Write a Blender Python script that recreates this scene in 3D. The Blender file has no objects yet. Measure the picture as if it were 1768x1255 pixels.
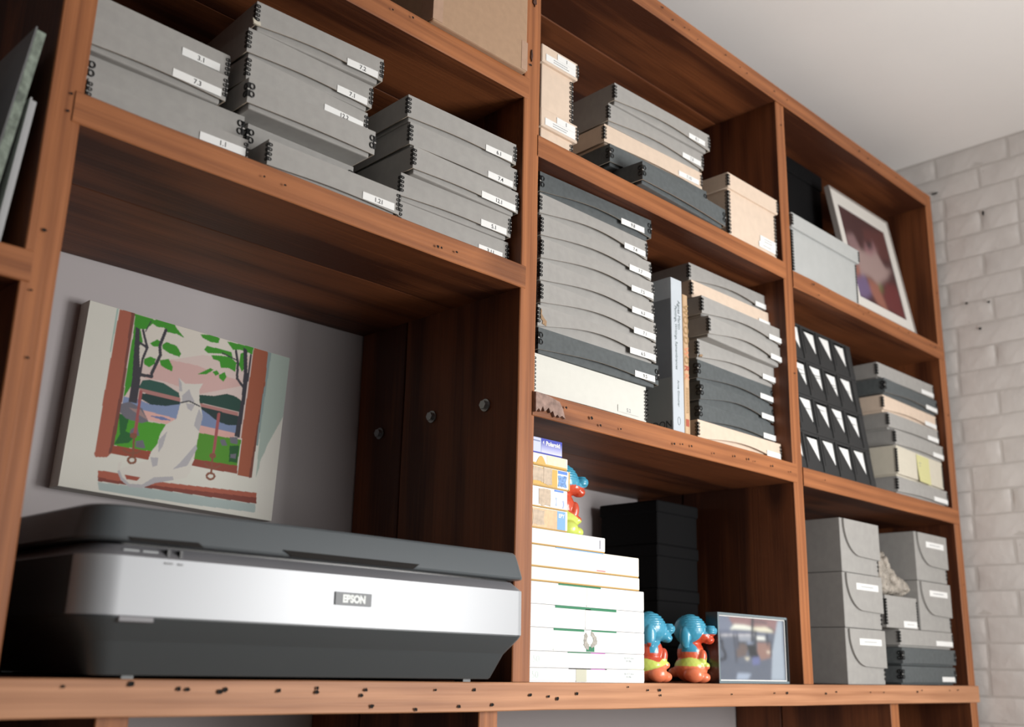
import bpy, bmesh, math, random
import numpy as np
from mathutils import Vector, Matrix, noise

random.seed(7)
C = bpy.context.scene.collection
PI = math.pi
rad = math.radians
sc = bpy.context.scene

# ------------------------------------------------------------------ camera
cam_d = bpy.data.cameras.new('camera')
cam = bpy.data.objects.new('camera', cam_d)
C.objects.link(cam)
yaw, pit, rol = 0.78283, 0.27650, 0.02330
F_ = Vector((math.sin(yaw)*math.cos(pit), math.cos(yaw)*math.cos(pit), math.sin(pit)))
R0 = Vector((math.cos(yaw), -math.sin(yaw), 0))
U0 = R0.cross(F_)
R1 = R0*math.cos(rol) + U0*math.sin(rol)
U1 = -R0*math.sin(rol) + U0*math.cos(rol)
M = Matrix(((R1.x, U1.x, -F_.x), (R1.y, U1.y, -F_.y), (R1.z, U1.z, -F_.z))).to_4x4()
M.translation = Vector((-1.1977, -1.15, 1.2736))
cam.matrix_world = M
cam_d.sensor_width = 36
cam_d.lens = 1836.03/1768*36
cam_d.clip_start = 0.02
cam_d.dof.use_dof = True
cam_d.dof.focus_distance = 1.74
cam_d.dof.aperture_fstop = 3.6
sc.camera = cam

# ------------------------------------------------------------------ light
sc.view_settings.view_transform = 'Standard'
sc.view_settings.look = 'None'
sc.view_settings.gamma = 1
sc.view_settings.use_curve_mapping = False
sc.view_settings.exposure = 0.0

w = bpy.data.worlds.new('world'); sc.world = w; w.use_nodes = True
w.node_tree.nodes['Background'].inputs[0].default_value = (0.80, 0.86, 0.95, 1)
w.node_tree.nodes['Background'].inputs[1].default_value = 0.045

def area(name, loc, target, sx, sy, power, color=(1, 1, 1), spread=180):
    l = bpy.data.lights.new(name, 'AREA'); l.shape = 'RECTANGLE'; l.size = sx; l.size_y = sy
    l.energy = power; l.color = color; l.spread = rad(spread)
    o = bpy.data.objects.new(name, l); C.objects.link(o)
    o.location = loc
    o.rotation_euler = (Vector(target)-Vector(loc)).to_track_quat('-Z', 'Y').to_euler()
    return o
# unseen key lamp hung mid-room right of the camera, for inferred window daylight
area('window_key_light', (0.72, -1.40, 1.52), (0.16, 0.0, 1.50), 0.55, 0.75, 24, (1.0, 0.985, 0.965))
area('upward_fill_light', (0.9, -3.0, 1.25), (0.6, 0.0, 2.4), 2.0, 1.4, 38, (1.0, 0.975, 0.95))  # unseen fill lamp, added and tilted up to brighten the ceiling

# ------------------------------------------------------------------ materials
def mat(name, color, rough=0.7, metal=0.0, bump=0.0, bscale=200, var=0.0, vscale=30, coat=0.0, spec=0.5):
    m = bpy.data.materials.new(name); m.use_nodes = True
    nt = m.node_tree; b = nt.nodes['Principled BSDF']
    b.inputs['Base Color'].default_value = (*color, 1)
    b.inputs['Roughness'].default_value = rough
    b.inputs['Metallic'].default_value = metal
    b.inputs['Coat Weight'].default_value = coat
    b.inputs['Specular IOR Level'].default_value = spec
    tc = nt.nodes.new('ShaderNodeTexCoord')
    if var > 0:
        n = nt.nodes.new('ShaderNodeTexNoise'); n.inputs['Scale'].default_value = vscale; n.inputs['Detail'].default_value = 6
        nt.links.new(tc.outputs['Object'], n.inputs['Vector'])
        r = nt.nodes.new('ShaderNodeValToRGB')
        r.color_ramp.elements[0].position = 0.3; r.color_ramp.elements[1].position = 0.7
        r.color_ramp.elements[0].color = (*[c*(1-var) for c in color], 1)
        r.color_ramp.elements[1].color = (*[min(1, c*(1+var)) for c in color], 1)
        nt.links.new(n.outputs['Fac'], r.inputs['Fac'])
        nt.links.new(r.outputs['Color'], b.inputs['Base Color'])
    if bump > 0:
        n2 = nt.nodes.new('ShaderNodeTexNoise'); n2.inputs['Scale'].default_value = bscale; n2.inputs['Detail'].default_value = 4
        nt.links.new(tc.outputs['Object'], n2.inputs['Vector'])
        bp = nt.nodes.new('ShaderNodeBump'); bp.inputs['Strength'].default_value = bump; bp.inputs['Distance'].default_value = 0.002
        nt.links.new(n2.outputs['Fac'], bp.inputs['Height'])
        nt.links.new(bp.outputs['Normal'], b.inputs['Normal'])
    return m

def wood(name, axis, light, dark, knots=True, cross=9):
    m = bpy.data.materials.new(name); m.use_nodes = True
    nt = m.node_tree; b = nt.nodes['Principled BSDF']; L = nt.links.new
    tc = nt.nodes.new('ShaderNodeTexCoord'); oi = nt.nodes.new('ShaderNodeObjectInfo')
    off = nt.nodes.new('ShaderNodeVectorMath'); off.operation = 'SCALE'; off.inputs['Scale'].default_value = 13.0
    comb = nt.nodes.new('ShaderNodeCombineXYZ')
    for i in range(3): L(oi.outputs['Random'], comb.inputs[i])
    L(comb.outputs[0], off.inputs[0])
    add = nt.nodes.new('ShaderNodeVectorMath'); add.operation = 'ADD'
    L(tc.outputs['Object'], add.inputs[0]); L(off.outputs[0], add.inputs[1])
    def mapped(sl, sc_):
        mp = nt.nodes.new('ShaderNodeMapping')
        s = [sc_]*3; s[axis] = sl
        mp.inputs['Scale'].default_value = s
        L(add.outputs[0], mp.inputs['Vector']); return mp
    # broad growth rings: distance field warped by noise
    wv = nt.nodes.new('ShaderNodeTexWave'); wv.wave_type = 'BANDS'; wv.bands_direction = ['Z', 'Z', 'X'][axis]
    wv.inputs['Scale'].default_value = 1.0; wv.inputs['Distortion'].default_value = 9.0
    wv.inputs['Detail'].default_value = 3; wv.inputs['Detail Scale'].default_value = 0.9
    L(mapped(1.1, cross).outputs[0], wv.inputs['Vector'])
    n1 = nt.nodes.new('ShaderNodeTexNoise'); n1.inputs['Scale'].default_value = 1; n1.inputs['Detail'].default_value = 8; n1.inputs['Roughness'].default_value = .6
    L(mapped(4, 230).outputs[0], n1.inputs['Vector'])
    n2 = nt.nodes.new('ShaderNodeTexNoise'); n2.inputs['Scale'].default_value = 1; n2.inputs['Detail'].default_value = 3
    L(mapped(3, 6).outputs[0], n2.inputs['Vector'])
    a1 = nt.nodes.new('ShaderNodeMath'); a1.operation = 'MULTIPLY'; a1.inputs[1].default_value = .16 if cross > 10 else .36; L(wv.outputs['Fac'], a1.inputs[0])
    a2 = nt.nodes.new('ShaderNodeMath'); a2.operation = 'MULTIPLY_ADD'; a2.inputs[1].default_value = .5; L(n1.outputs['Fac'], a2.inputs[0]); L(a1.outputs[0], a2.inputs[2])
    a3 = nt.nodes.new('ShaderNodeMath'); a3.operation = 'MULTIPLY_ADD'; a3.inputs[1].default_value = .45; L(n2.outputs['Fac'], a3.inputs[0]); L(a2.outputs[0], a3.inputs[2])
    r = nt.nodes.new('ShaderNodeValToRGB'); L(a3.outputs[0], r.inputs['Fac'])
    r.color_ramp.elements[0].position = .33 if cross > 10 else .38; r.color_ramp.elements[0].color = (*light, 1)
    r.color_ramp.elements[1].position = .83; r.color_ramp.elements[1].color = (*dark, 1)
    out = r.outputs['Color']
    if knots:
        v = nt.nodes.new('ShaderNodeTexVoronoi'); v.inputs['Scale'].default_value = 1; v.inputs['Randomness'].default_value = 1
        L(mapped(2.2, 5.5).outputs[0], v.inputs['Vector'])
        kr = nt.nodes.new('ShaderNodeValToRGB'); L(v.outputs['Distance'], kr.inputs['Fac'])
        kr.color_ramp.elements[0].position = .07; kr.color_ramp.elements[0].color = (0.28, 0.24, 0.24, 1)
        kr.color_ramp.elements[1].position = .17; kr.color_ramp.elements[1].color = (1, 1, 1, 1)
        mx = nt.nodes.new('ShaderNodeMix'); mx.data_type = 'RGBA'; mx.blend_type = 'MULTIPLY'; mx.inputs['Factor'].default_value = .5 if cross > 10 else .85
        L(out, mx.inputs[6]); L(kr.outputs['Color'], mx.inputs[7]); out = mx.outputs[2]
    L(out, b.inputs['Base Color'])
    b.inputs['Roughness'].default_value = .52; b.inputs['Specular IOR Level'].default_value = .35
    bp = nt.nodes.new('ShaderNodeBump'); bp.inputs['Strength'].default_value = .25; bp.inputs['Distance'].default_value = .002
    L(n1.outputs['Fac'], bp.inputs['Height']); L(bp.outputs['Normal'], b.inputs['Normal'])
    return m

EL, ED = (.44, .165, .060), (.17, .053, .018)      # sawn front edges
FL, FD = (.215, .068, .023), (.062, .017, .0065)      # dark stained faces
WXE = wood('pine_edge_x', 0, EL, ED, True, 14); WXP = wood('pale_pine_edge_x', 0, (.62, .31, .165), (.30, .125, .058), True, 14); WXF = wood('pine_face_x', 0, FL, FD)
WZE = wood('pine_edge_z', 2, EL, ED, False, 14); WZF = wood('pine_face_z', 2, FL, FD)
GREY = mat('grey_board', (.345, .337, .322), .85, bump=.12, bscale=900, var=.05, vscale=60)
DARK = mat('slate_board', (.092, .104, .108), .8, bump=.15, bscale=900, var=.12, vscale=90)
CREAM = mat('cream_board', (.70, .565, .45), .85, bump=.1, bscale=900, var=.04, vscale=60)
WHITE = mat('white_board', (.66, .66, .61), .85, bump=.08, bscale=900, var=.02, vscale=60)
IVORY = mat('ivory_board', (.62, .58, .48), .85, bump=.08, bscale=900, var=.03, vscale=60)
PALE = mat('pale_grey_board', (.44, .455, .45), .85, bump=.1, bscale=900, var=.03)
BLACKM = mat('black_enamel', (.006, .007, .008), .25)
RIM = mat('cut_board_edge', (.55, .46, .36), .9)
PAPER = mat('paper_label', (.82, .83, .82), .8)
INK = mat('ink', (.05, .05, .055), .8)
FADED = mat('faded_ink', (.30, .31, .32), .8)
BLACKB = mat('black_card', (.0045, .0045, .005), .85, bump=.1, bscale=500, spec=.15)
RACKB = mat('black_rack_card', (.022, .023, .024), .7, bump=.1, bscale=500)
CARTON = mat('brown_cardboard', (.40, .26, .165), .85, bump=.1, bscale=400, var=.05, vscale=80)
TAPE = mat('clear_tape', (.42, .27, .185), .25, var=.08, vscale=60)
WALLP = mat('grey_white_plaster', (.44, .41, .415), .9, bump=.1, bscale=40)
CEILP = mat('ceiling_paint', (.86, .84, .82), .95, bump=.05, bscale=60, var=.02, vscale=3)
BRICKP = mat('white_painted_brick', (.72, .69, .665), .7, bump=.8, bscale=38, var=.03, vscale=12)
MORTARP = mat('painted_mortar', (.62, .59, .56), .8, bump=.4, bscale=50)
HOLE = mat('dark_hole', (.012, .010, .009), .95)
FLOORM = mat('pale_floor', (.42, .34, .27), .6)
STEEL = mat('bolt_steel', (.35, .36, .37), .35, metal=.9)

# ------------------------------------------------------------------ helpers
def link(name, me, parent=None, loc=(0, 0, 0), rot=(0, 0, 0)):
    o = bpy.data.objects.new(name, me); C.objects.link(o)
    o.location = loc; o.rotation_euler = rot
    if parent is not None: o.parent = parent
    return o
def tag(o, label=None, cat=None, group=None, kind=None):
    if label: o['label'] = label
    if cat: o['category'] = cat
    if group: o['group'] = group
    if kind: o['kind'] = kind
    return o
def thing(name, label, cat, loc=(0, 0, 0), rotz=0, group=None):
    o = bpy.data.objects.new(name, None); C.objects.link(o)
    o.location = loc; o.rotation_euler = (0, 0, rotz); o.empty_display_size = .02
    return tag(o, label, cat, group)
def new_me(name, bm, mats, smooth=False):
    me = bpy.data.meshes.new(name); bm.to_mesh(me); bm.free()
    for m in (mats if isinstance(mats, (list, tuple)) else [mats]): me.materials.append(m)
    if smooth:
        for p in me.polygons: p.use_smooth = True
    return me
def add_box(bm, x0, x1, y0, y1, z0, z1, mi=0, bevel=0.0, seg=1):
    r = bmesh.ops.create_cube(bm, size=1)
    vs = r['verts']
    for v in vs:
        v.co = Vector(((x0+x1)/2+v.co.x*(x1-x0), (y0+y1)/2+v.co.y*(y1-y0), (z0+z1)/2+v.co.z*(z1-z0)))
    fs = set(f for v in vs for f in v.link_faces)
    for f in fs: f.material_index = mi
    if bevel > 0:
        es = list(set(e for v in vs for e in v.link_edges))
        r = bmesh.ops.bevel(bm, geom=es, offset=bevel, segments=seg, affect='EDGES', profile=.5)
        for f in r['faces']: f.material_index = mi
def box_obj(name, dims, m, parent=None, loc=(0, 0, 0), rot=(0, 0, 0), bevel=0.0, seg=1):
    bm = bmesh.new(); add_box(bm, *dims, bevel=bevel, seg=seg)
    return link(name, new_me(name, bm, m), parent, loc, rot)
def add_prism(bm, pts, y0, y1, mi=0):
    """polygon in x,z extruded from y0 (front) to y1"""
    a = [bm.verts.new((p[0], y0, p[1])) for p in pts]
    b = [bm.verts.new((p[0], y1, p[1])) for p in pts]
    n = len(pts)
    fs = [bm.faces.new(a), bm.faces.new(b[::-1])]
    for i in range(n): fs.append(bm.faces.new((a[i], b[i], b[(i+1) % n], a[(i+1) % n])))
    for f in fs: f.material_index = mi
    bmesh.ops.recalc_face_normals(bm, faces=fs)
def prism_obj(name, pts, y0, y1, m, parent=None, loc=(0, 0, 0), rot=(0, 0, 0)):
    bm = bmesh.new(); add_prism(bm, pts, y0, y1)
    return link(name, new_me(name, bm, m), parent, loc, rot)
_text = {}
def text_mesh(s, size, m, bold=0.0, sx=1.0):
    k = (s, size, m.name, bold, sx)
    if k in _text: return _text[k]
    cu = bpy.data.curves.new('text', 'FONT'); cu.body = s; cu.size = size; cu.align_x = 'CENTER'; cu.align_y = 'CENTER'
    cu.extrude = 0.00012; cu.offset = bold; cu.resolution_u = 3; cu.space_line = 0.95
    o = bpy.data.objects.new('t', cu); C.objects.link(o)
    dg = bpy.context.evaluated_depsgraph_get()
    me = bpy.data.meshes.new_from_object(o.evaluated_get(dg))
    bpy.data.objects.remove(o)
    me.materials.clear(); me.materials.append(m)
    for v in me.vertices: v.co.x *= sx
    _text[k] = me
    return me
def text(s, size, m, parent, x, y, z, bold=0.0, sx=1.0, rot=(PI/2, 0, 0), name='lettering'):
    return link(name, text_mesh(s, size, m, bold, sx), parent, (x, y, z), rot)

# ------------------------------------------------------------------ canvas painting
def lin(c):
    c = np.asarray(c, float)/255
    return np.where(c <= .04045, c/12.92, ((c+.055)/1.055)**2.4)
def canvas(nu, nv, base, ops, gain=1.0, blur=0, aspect=1.0):
    img = np.empty((nv, nu, 3)); img[:] = lin(base)
    U, V = np.meshgrid((np.arange(nu)+.5)/nu*1000, (np.arange(nv)+.5)/nv*1000)
    for op in ops:
        if op[0] == 'p':
            P = op[2]; m = np.zeros(U.shape, bool)
            for i in range(len(P)):
                (x1, y1), (x2, y2) = P[i], P[(i+1) % len(P)]
                if y1 == y2: continue
                c = ((y1 > V) != (y2 > V)) & (U < (x2-x1)*(V-y1)/(y2-y1)+x1)
                m ^= c
            img[m] = lin(op[1])
        else:
            wd = op[2]*.5*.8; P = op[3]
            for (x1, y1), (x2, y2) in zip(P, P[1:]):
                dx, dy = x2-x1, (y2-y1)*aspect; L2 = dx*dx+dy*dy+1e-9
                t = np.clip(((U-x1)*dx+(V-y1)*aspect*dy)/L2, 0, 1)
                d2 = (U-x1-t*dx)**2+((V-y1)*aspect-t*dy)**2
                img[d2 < wd*wd*4] = lin(op[1])
    for _ in range(blur):
        p = np.pad(img, ((1, 1), (1, 1), (0, 0)), 'edge')
        img = (p[:-2, 1:-1]+p[2:, 1:-1]+p[1:-1, :-2]+p[1:-1, 2:]+2*p[1:-1, 1:-1])/6
    return np.clip(img*gain, 0, 1)
def canvas_obj(name, img, w_, h_, parent, loc, rough=.6, weave=0.0, coat=0.0, rot=(0, 0, 0)):
    """image printed on a flat sheet in the xz plane facing -y; origin at its lower left corner"""
    nv, nu = img.shape[:2]
    xs = np.linspace(0, w_, nu); zs = np.linspace(h_, 0, nv)
    X, Z = np.meshgrid(xs, zs)
    co = np.stack([X, np.zeros_like(X), Z], -1).reshape(-1, 3)
    idx = np.arange(nu*nv).reshape(nv, nu)
    q = np.stack([idx[1:, :-1], idx[1:, 1:], idx[:-1, 1:], idx[:-1, :-1]], -1).reshape(-1, 4)
    me = bpy.data.meshes.new(name)
    me.vertices.add(len(co)); me.vertices.foreach_set('co', co.ravel())
    me.loops.add(q.size); me.loops.foreach_set('vertex_index', q.ravel())
    me.polygons.add(len(q)); me.polygons.foreach_set('loop_start', np.arange(0, q.size, 4)); me.polygons.foreach_set('loop_total', np.full(len(q), 4))
    me.update()
    ca = me.color_attributes.new('paint', 'FLOAT_COLOR', 'POINT')
    ca.data.foreach_set('color', np.concatenate([img.reshape(-1, 3), np.ones((nu*nv, 1))], 1).ravel())
    m = bpy.data.materials.new(name+'_surface'); m.use_nodes = True; nt = m.node_tree; b = nt.nodes['Principled BSDF']
    a = nt.nodes.new('ShaderNodeAttribute'); a.attribute_name = 'paint'
    nt.links.new(a.outputs['Color'], b.inputs['Base Color']); b.inputs['Roughness'].default_value = rough; b.inputs['Coat Weight'].default_value = coat
    if weave > 0:
        n = nt.nodes.new('ShaderNodeTexNoise'); n.inputs['Scale'].default_value = 600
        tc = nt.nodes.new('ShaderNodeTexCoord'); nt.links.new(tc.outputs['Object'], n.inputs['Vector'])
        bp = nt.nodes.new('ShaderNodeBump'); bp.inputs['Strength'].default_value = weave; bp.inputs['Distance'].default_value = .001
        nt.links.new(n.outputs['Fac'], bp.inputs['Height']); nt.links.new(bp.outputs['Normal'], b.inputs['Normal'])
    me.materials.append(m)
    return link(name, me, parent, loc, rot)
def vary(m, name, col):
    return mat(name, col)

# ------------------------------------------------------------------ setting
CZ = 2.735
def struct(name, dims, m, **k):
    return tag(box_obj(name, dims, m, **k), kind='structure')
struct('floor', (-4.5, 1.9, -4.6, .5, -.1, 0), FLOORM)
struct('ceiling', (-4.5, 1.9, -4.6, .5, CZ, CZ+.1), CEILP)
struct('wall_back', (-4.5, 1.9, .42, .52, 0, CZ), WALLP)
struct('wall_left', (-4.6, -4.5, -4.6, .5, 0, CZ), WALLP)
wr = struct('wall_right', (1.672, 1.9, -4.6, .42, 0, CZ), MORTARP)

# painted bricks, laid in rows with worn joints
def brick_mesh(seed, L, H):
    bm = bmesh.new(); nx, nz = 9, 4
    rr = random.Random(seed)
    g = []
    for j in range(nz+1):
        row = []
        for i in range(nx+1):
            y = -L/2+L*i/nx; z = -H/2+H*j/nz
            edge = (i in (0, nx)) or (j in (0, nz))
            n = noise.noise(Vector((y*16+seed*7.3, z*22, seed)))
            x = -.0016-.0034*n
            if edge:
                x = .0003; y += rr.uniform(-.0012, .0012); z += rr.uniform(-.0008, .0008)
            elif i in (1, nx-1): y += math.copysign(L*.075, y); x += .0008
            elif j in (1, nz-1): z += math.copysign(H*.17, z); x += .0005
            row.append(bm.verts.new((x, y, z)))
        g.append(row)
    for j in range(nz):
        for i in range(nx):
            bm.faces.new((g[j][i], g[j+1][i], g[j+1][i+1], g[j][i+1]))
    bmesh.ops.recalc_face_normals(bm, faces=bm.faces[:])
    if bm.faces[0].normal.x > 0: bmesh.ops.reverse_faces(bm, faces=bm.faces[:])
    return new_me('brick', bm, BRICKP, smooth=True)
BR = [brick_mesh(s, .196, .0595) for s in range(7)]
BRH = [brick_mesh(20+s, .094, .0595) for s in range(3)]
pitch = .0655; nb = 0; row = 0
z = CZ-.036
while z > .95:
    y = .40-(row % 2)*.103 - (row*.037 % .02)
    header = row % 6 == 3
    while y > -.95:
        if header:
            link('brick', BRH[nb % 3], wr, (1.6712, y-.05, z)); y -= .1015
        else:
            link('brick', BR[(nb*3+row) % 7], wr, (1.6712, y-.1, z+random.uniform(-.001, .001))); y -= .2045
        nb += 1
    z -= pitch; row += 1
bm = bmesh.new()
for (y, z, a, b_) in ((.06, 2.49, .006, .013), (.055, 2.34, .004, .017), (-.06, 2.27, .004, .004), (-.12, 2.26, .004, .004), (.05, 2.02, .004, .014), (.075, 1.875, .004, .014), (.07, 1.655, .006, .016), (.0, 2.62, .01, .004), (-.09, 2.19, .004, .005), (.06, 2.645, .009, .004), (-.13, 2.52, .003, .009), (.02, 1.30, .007, .006), (.03, 1.56, .008, .007)):
    pts = [(y+a*math.cos(t)*(1+.3*math.sin(3*t+y*50)), z+b_*math.sin(t)*(1+.2*math.cos(2*t))) for t in np.linspace(0, 2*PI, 10)[:-1]]
    vs = [bm.verts.new((1.6625, p[0], p[1])) for p in pts]
    c = bm.verts.new((1.6655, y, z))
    for i in range(len(vs)): bm.faces.new((vs[i], vs[(i+1) % len(vs)], c))
bmesh.ops.recalc_face_normals(bm, faces=bm.faces[:])
tag(link('joint_hole', new_me('joint_hole', bm, HOLE), wr), kind='stuff')

# ------------------------------------------------------------------ bookcase
case = thing('bookcase', 'large built-in reclaimed pine bookcase with nail-marked shelf edges against the wall', 'bookcase', (0, 0, 1.25))
CASE = Vector((0, 0, 1.25))
def plank(name, x0, x1, y0, y1, z0, z1, axis, label=None, rough=.0012):
    c = Vector(((x0+x1)/2, (y0+y1)/2, (z0+z1)/2))
    bm = bmesh.new()
    add_box(bm, x0-c.x, x1-c.x, y0-c.y, y1-c.y, z0-c.z, z1-c.z)
    L = [e for e in bm.edges]
    ax = axis
    n = 26
    es = [e for e in bm.edges if abs((e.verts[0].co-e.verts[1].co).normalized()[ax]) > .9]
    bmesh.ops.subdivide_edges(bm, edges=es, cuts=n, use_grid_fill=True)
    for v in bm.verts:
        p = v.co+c
        d = Vector((noise.noise(p*7+Vector((3, 0, 0))), noise.noise(p*7+Vector((0, 9, 0))), noise.noise(p*7+Vector((0, 0, 5)))))
        d[ax] = 0
        v.co += d*rough*.9
    es = [e for e in bm.edges if abs((e.verts[0].co-e.verts[1].co).normalized()[ax]) > .9 and len(e.link_faces) == 2 and e.calc_face_angle(0) > .8]
    bmesh.ops.bevel(bm, geom=es, offset=.0014, segments=1, affect='EDGES', profile=.5)
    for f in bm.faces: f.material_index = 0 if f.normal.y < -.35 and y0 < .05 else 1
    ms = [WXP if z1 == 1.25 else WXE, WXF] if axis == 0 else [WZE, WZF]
    o = link(name, new_me(name, bm, ms), case, c-CASE)
    if label: o['label'] = label
    return o
D_ = .417
Y1, Y2 = .286, .290
T = .0
def shelf(x0, x1, zt, zb, lap0=.010, lap1=.010, yf=-.0015, split=.165):
    o = plank('shelf_plank', x0-lap0, x1+lap1, yf, split, zb, zt, 0)       # ends let into the posts
    plank('shelf_plank', x0+.0005, x1-.0005, split+.002, D_, zb+.0008, zt-.0004, 0)
    return o
def upright(x0, x1, z0, z1, yf=0):
    o = plank('upright_plank', x0, x1, yf, Y1, z0, z1, 2)
    plank('upright_plank', x0+.001, x1-.001, Y2, D_, z0, z1, 2)
    return o
AL, AR, BL, BR_, CL, CR, DL, DR = -.810, -.771, -.038, 0., .793, .830, 1.593, 1.631
ups = {}
ups['A'] = upright(AL, AR, 1.2505, 2.70)
ups['B'] = upright(BL, BR_, 1.2505, 2.70)
ups['C'] = upright(CL, CR, 1.2505, 2.5555)
ups['D'] = upright(DL, DR, .02, 2.600)
upright(-1.60, -1.562, 1.2505, 2.70)
for a in (-1.35, -.660, -.095, 1.178): upright(a, a+.038, .02, 1.2095, yf=.009)
sh = {}
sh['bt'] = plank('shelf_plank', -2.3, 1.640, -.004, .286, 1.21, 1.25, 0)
plank('shelf_plank', -2.3, 1.5925, .289, D_, 1.2105, 1.25, 0)
sh['m1'] = shelf(AR, BL, 1.906, 1.866)
sh['t1'] = shelf(AR, BL, 2.253, 2.213)
sh['s21'] = shelf(BR_, CL, 2.155, 2.115, .004, .008)
sh['s22'] = shelf(BR_, CL, 1.699, 1.658, .006, .012)
sh['s31'] = shelf(CR, DL, 2.145, 2.105, -.001, .024)
sh['s32'] = shelf(CR, DL, 1.696, 1.656, -.001, .030)
sh['left'] = shelf(-1.562, AL, 1.700, 1.663, .004, .010)
sh['top'] = plank('shelf_plank', .0005, 1.592, -.003, .165, 2.556, 2.597, 0)
plank('shelf_plank', .0005, 1.592, .167, D_, 2.5565, 2.597, 0)
shelf(AR, BL, 2.60, 2.56); shelf(-1.562, AL, 2.60, 2.56)

NAILS = {
 'bt': [(-0.706, 1.242), (-0.632, 1.245), (-0.575, 1.24), (-0.564, 1.239), (-0.523, 1.237), (-0.516,1.239), (-0.443, 1.238), (-0.387, 1.241), (-0.388, 1.236), (-0.311, 1.239), (-0.318, 1.232), (-0.3, 1.219), (-0.226, 1.214), (-0.192, 1.239), (-0.119, 1.239), (-0.147, 1.217), (-0.083, 1.219), (-0.005, 1.232), (0.035, 1.23), (0.055, 1.226), (0.1, 1.234), (0.226, 1.244), (0.278, 1.239), (0.31, 1.239), (.312, 1.231), (0.526, 1.232), (0.671, 1.234), (0.717, 1.234), (0.867, 1.233), (0.91, 1.236), (1.058, 1.235), (1.12, 1.235), (1.286, 1.236), (1.31, 1.239), (1.462, 1.239), (1.51, 1.24)],
 'm1': [(-0.528, 1.886), (-0.496, 1.885), (-0.216, 1.88), (-0.185, 1.882), (-.224, 1.88)], 't1': [(-0.335, 2.235), (-0.295, 2.241)],
 's22': [(0.069, 1.684), (0.133, 1.678), (0.156, 1.669), (0.21, 1.672), (0.365, 1.671), (0.39, 1.674), (0.418, 1.675), (0.491, 1.672), (0.562, 1.678), (0.611, 1.679), (0.634, 1.678), (.70, 1.678), (.77, 1.676)],
 's31': [(0.914, 2.132), (0.983, 2.134), (1.126, 2.135), (1.179, 2.132), (1.341, 2.131), (1.398, 2.132), (0.935, 2.112), (1.15, 2.12), (1.53, 2.13), (1.56, 2.13)],
 's32': [(0.913, 1.678)],
 'top': [(0.354, 2.584), (0.389, 2.572), (0.43, 2.573), (0.446, 2.576), (0.477, 2.567), (0.582, 2.578), (0.639, 2.573), (0.667, 2.57), (0.782, 2.574), (0.838, 2.575), (1.192, 2.576), (1.239, 2.572), (1.30, 2.577), (1.4, 2.575)],
 'A': [(-.787, 1.877), (-.793, 1.727), (-.797, 1.655), (-.786, 1.90), (-.79, 1.58), (-.80, 1.43)],
 'B': [(-.027, 2.28)], 'C': [(.812, 2.50), (.815, 1.90)], 'D': [(1.612, 2.3), (1.612, 1.95), (1.61, 1.5)],
}
rn = random.Random(3)
for k, L in NAILS.items():
    o = sh.get(k) or ups.get(k)
    bm = bmesh.new()
    wc = o.location+CASE
    for (x, z) in L:
        a = rn.uniform(.0014, .0029) if k in ('bt', 's22') else rn.uniform(.0013, .0024)
        n = 9
        yf = -.0062 if k in sh else -.0022
        vs = []
        for i in range(n):
            t = 2*PI*i/n; q = a*(1+rn.uniform(-.3, .3))
            vs.append(bm.verts.new((x+q*1.25*math.cos(t)-wc.x, yf-wc.y, z+q*math.sin(t)-wc.z)))
        c = bm.verts.new((x-wc.x, yf+.0012-wc.y, z-wc.z))
        for i in range(n): bm.faces.new((vs[i], vs[(i+1) % n], c))
    bmesh.ops.recalc_face_normals(bm, faces=bm.faces[:])
    h = link('nail_hole', new_me('nail_hole', bm, HOLE), o); tag(h, kind='stuff')
# dark knots on the middle post near the top, torn worn patch on a shelf end
KNOT = mat('knot_wood', (.06, .022, .012), .6, var=.4, vscale=120)
def blob(name, cx, cz, rx, rz, y, m, parent, seed=1, n=16, jag=.35):
    r_ = random.Random(seed); wc = parent.location+CASE
    pts = [(cx-wc.x+rx*math.cos(2*PI*i/n)*(1+r_.uniform(-jag, jag)), cz-wc.z+rz*math.sin(2*PI*i/n)*(1+r_.uniform(-jag, jag))) for i in range(n)]
    return prism_obj(name, pts, y-wc.y, y+.004-wc.y, m, parent)
blob('knot', -.022, 2.43, .0028, .020, -.0024, KNOT, ups['B'], 2)
blob('knot', -.020, 2.412, .0045, .010, -.0026, KNOT, ups['B'], 5)
blob('knot', -.024, 2.30, .002, .010, -.0024, KNOT, ups['B'], 6)
WORN = mat('weathered_wood', (.30, .20, .165), .8, var=.35, vscale=90, bump=.6, bscale=120)
wc = sh['s22'].location+CASE
pts = [(-.0045, 1.697), (.02, 1.6965), (.052, 1.690), (.060, 1.680), (.066, 1.664), (.058, 1.668), (.052, 1.664), (.047, 1.668), (.041, 1.663), (.036, 1.672), (.030, 1.668), (.026, 1.676), (.020, 1.670), (.016, 1.668), (.012, 1.676), (.007, 1.666), (.003, 1.671), (-.004, 1.664)]
tag(prism_obj('worn_patch', [(a-wc.x, b_-wc.z) for a, b_ in pts], -.0068-wc.y, 0-wc.y, WORN, sh['s22']), 'weathered grey torn patch')
# bolt heads on the inner face of the middle post
for (y, z) in ((.348, 1.670), (.206, 1.680), (.074, 1.680)):
    bm = bmesh.new()
    bmesh.ops.create_cone(bm, cap_ends=True, segments=20, radius1=.0105, radius2=.0105, depth=.002, matrix=Matrix.Translation((-.001, 0, 0)) @ Matrix.Rotation(PI/2, 4, 'Y'))
    bmesh.ops.create_cone(bm, cap_ends=True, segments=6, radius1=.0075, radius2=.0070, depth=.006, matrix=Matrix.Translation((-.005, 0, 0)) @ Matrix.Rotation(PI/2, 4, 'Y'))
    link('bolt', new_me('bolt', bm, STEEL), case, Vector((BL-.0005, y, z))-CASE)
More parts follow.
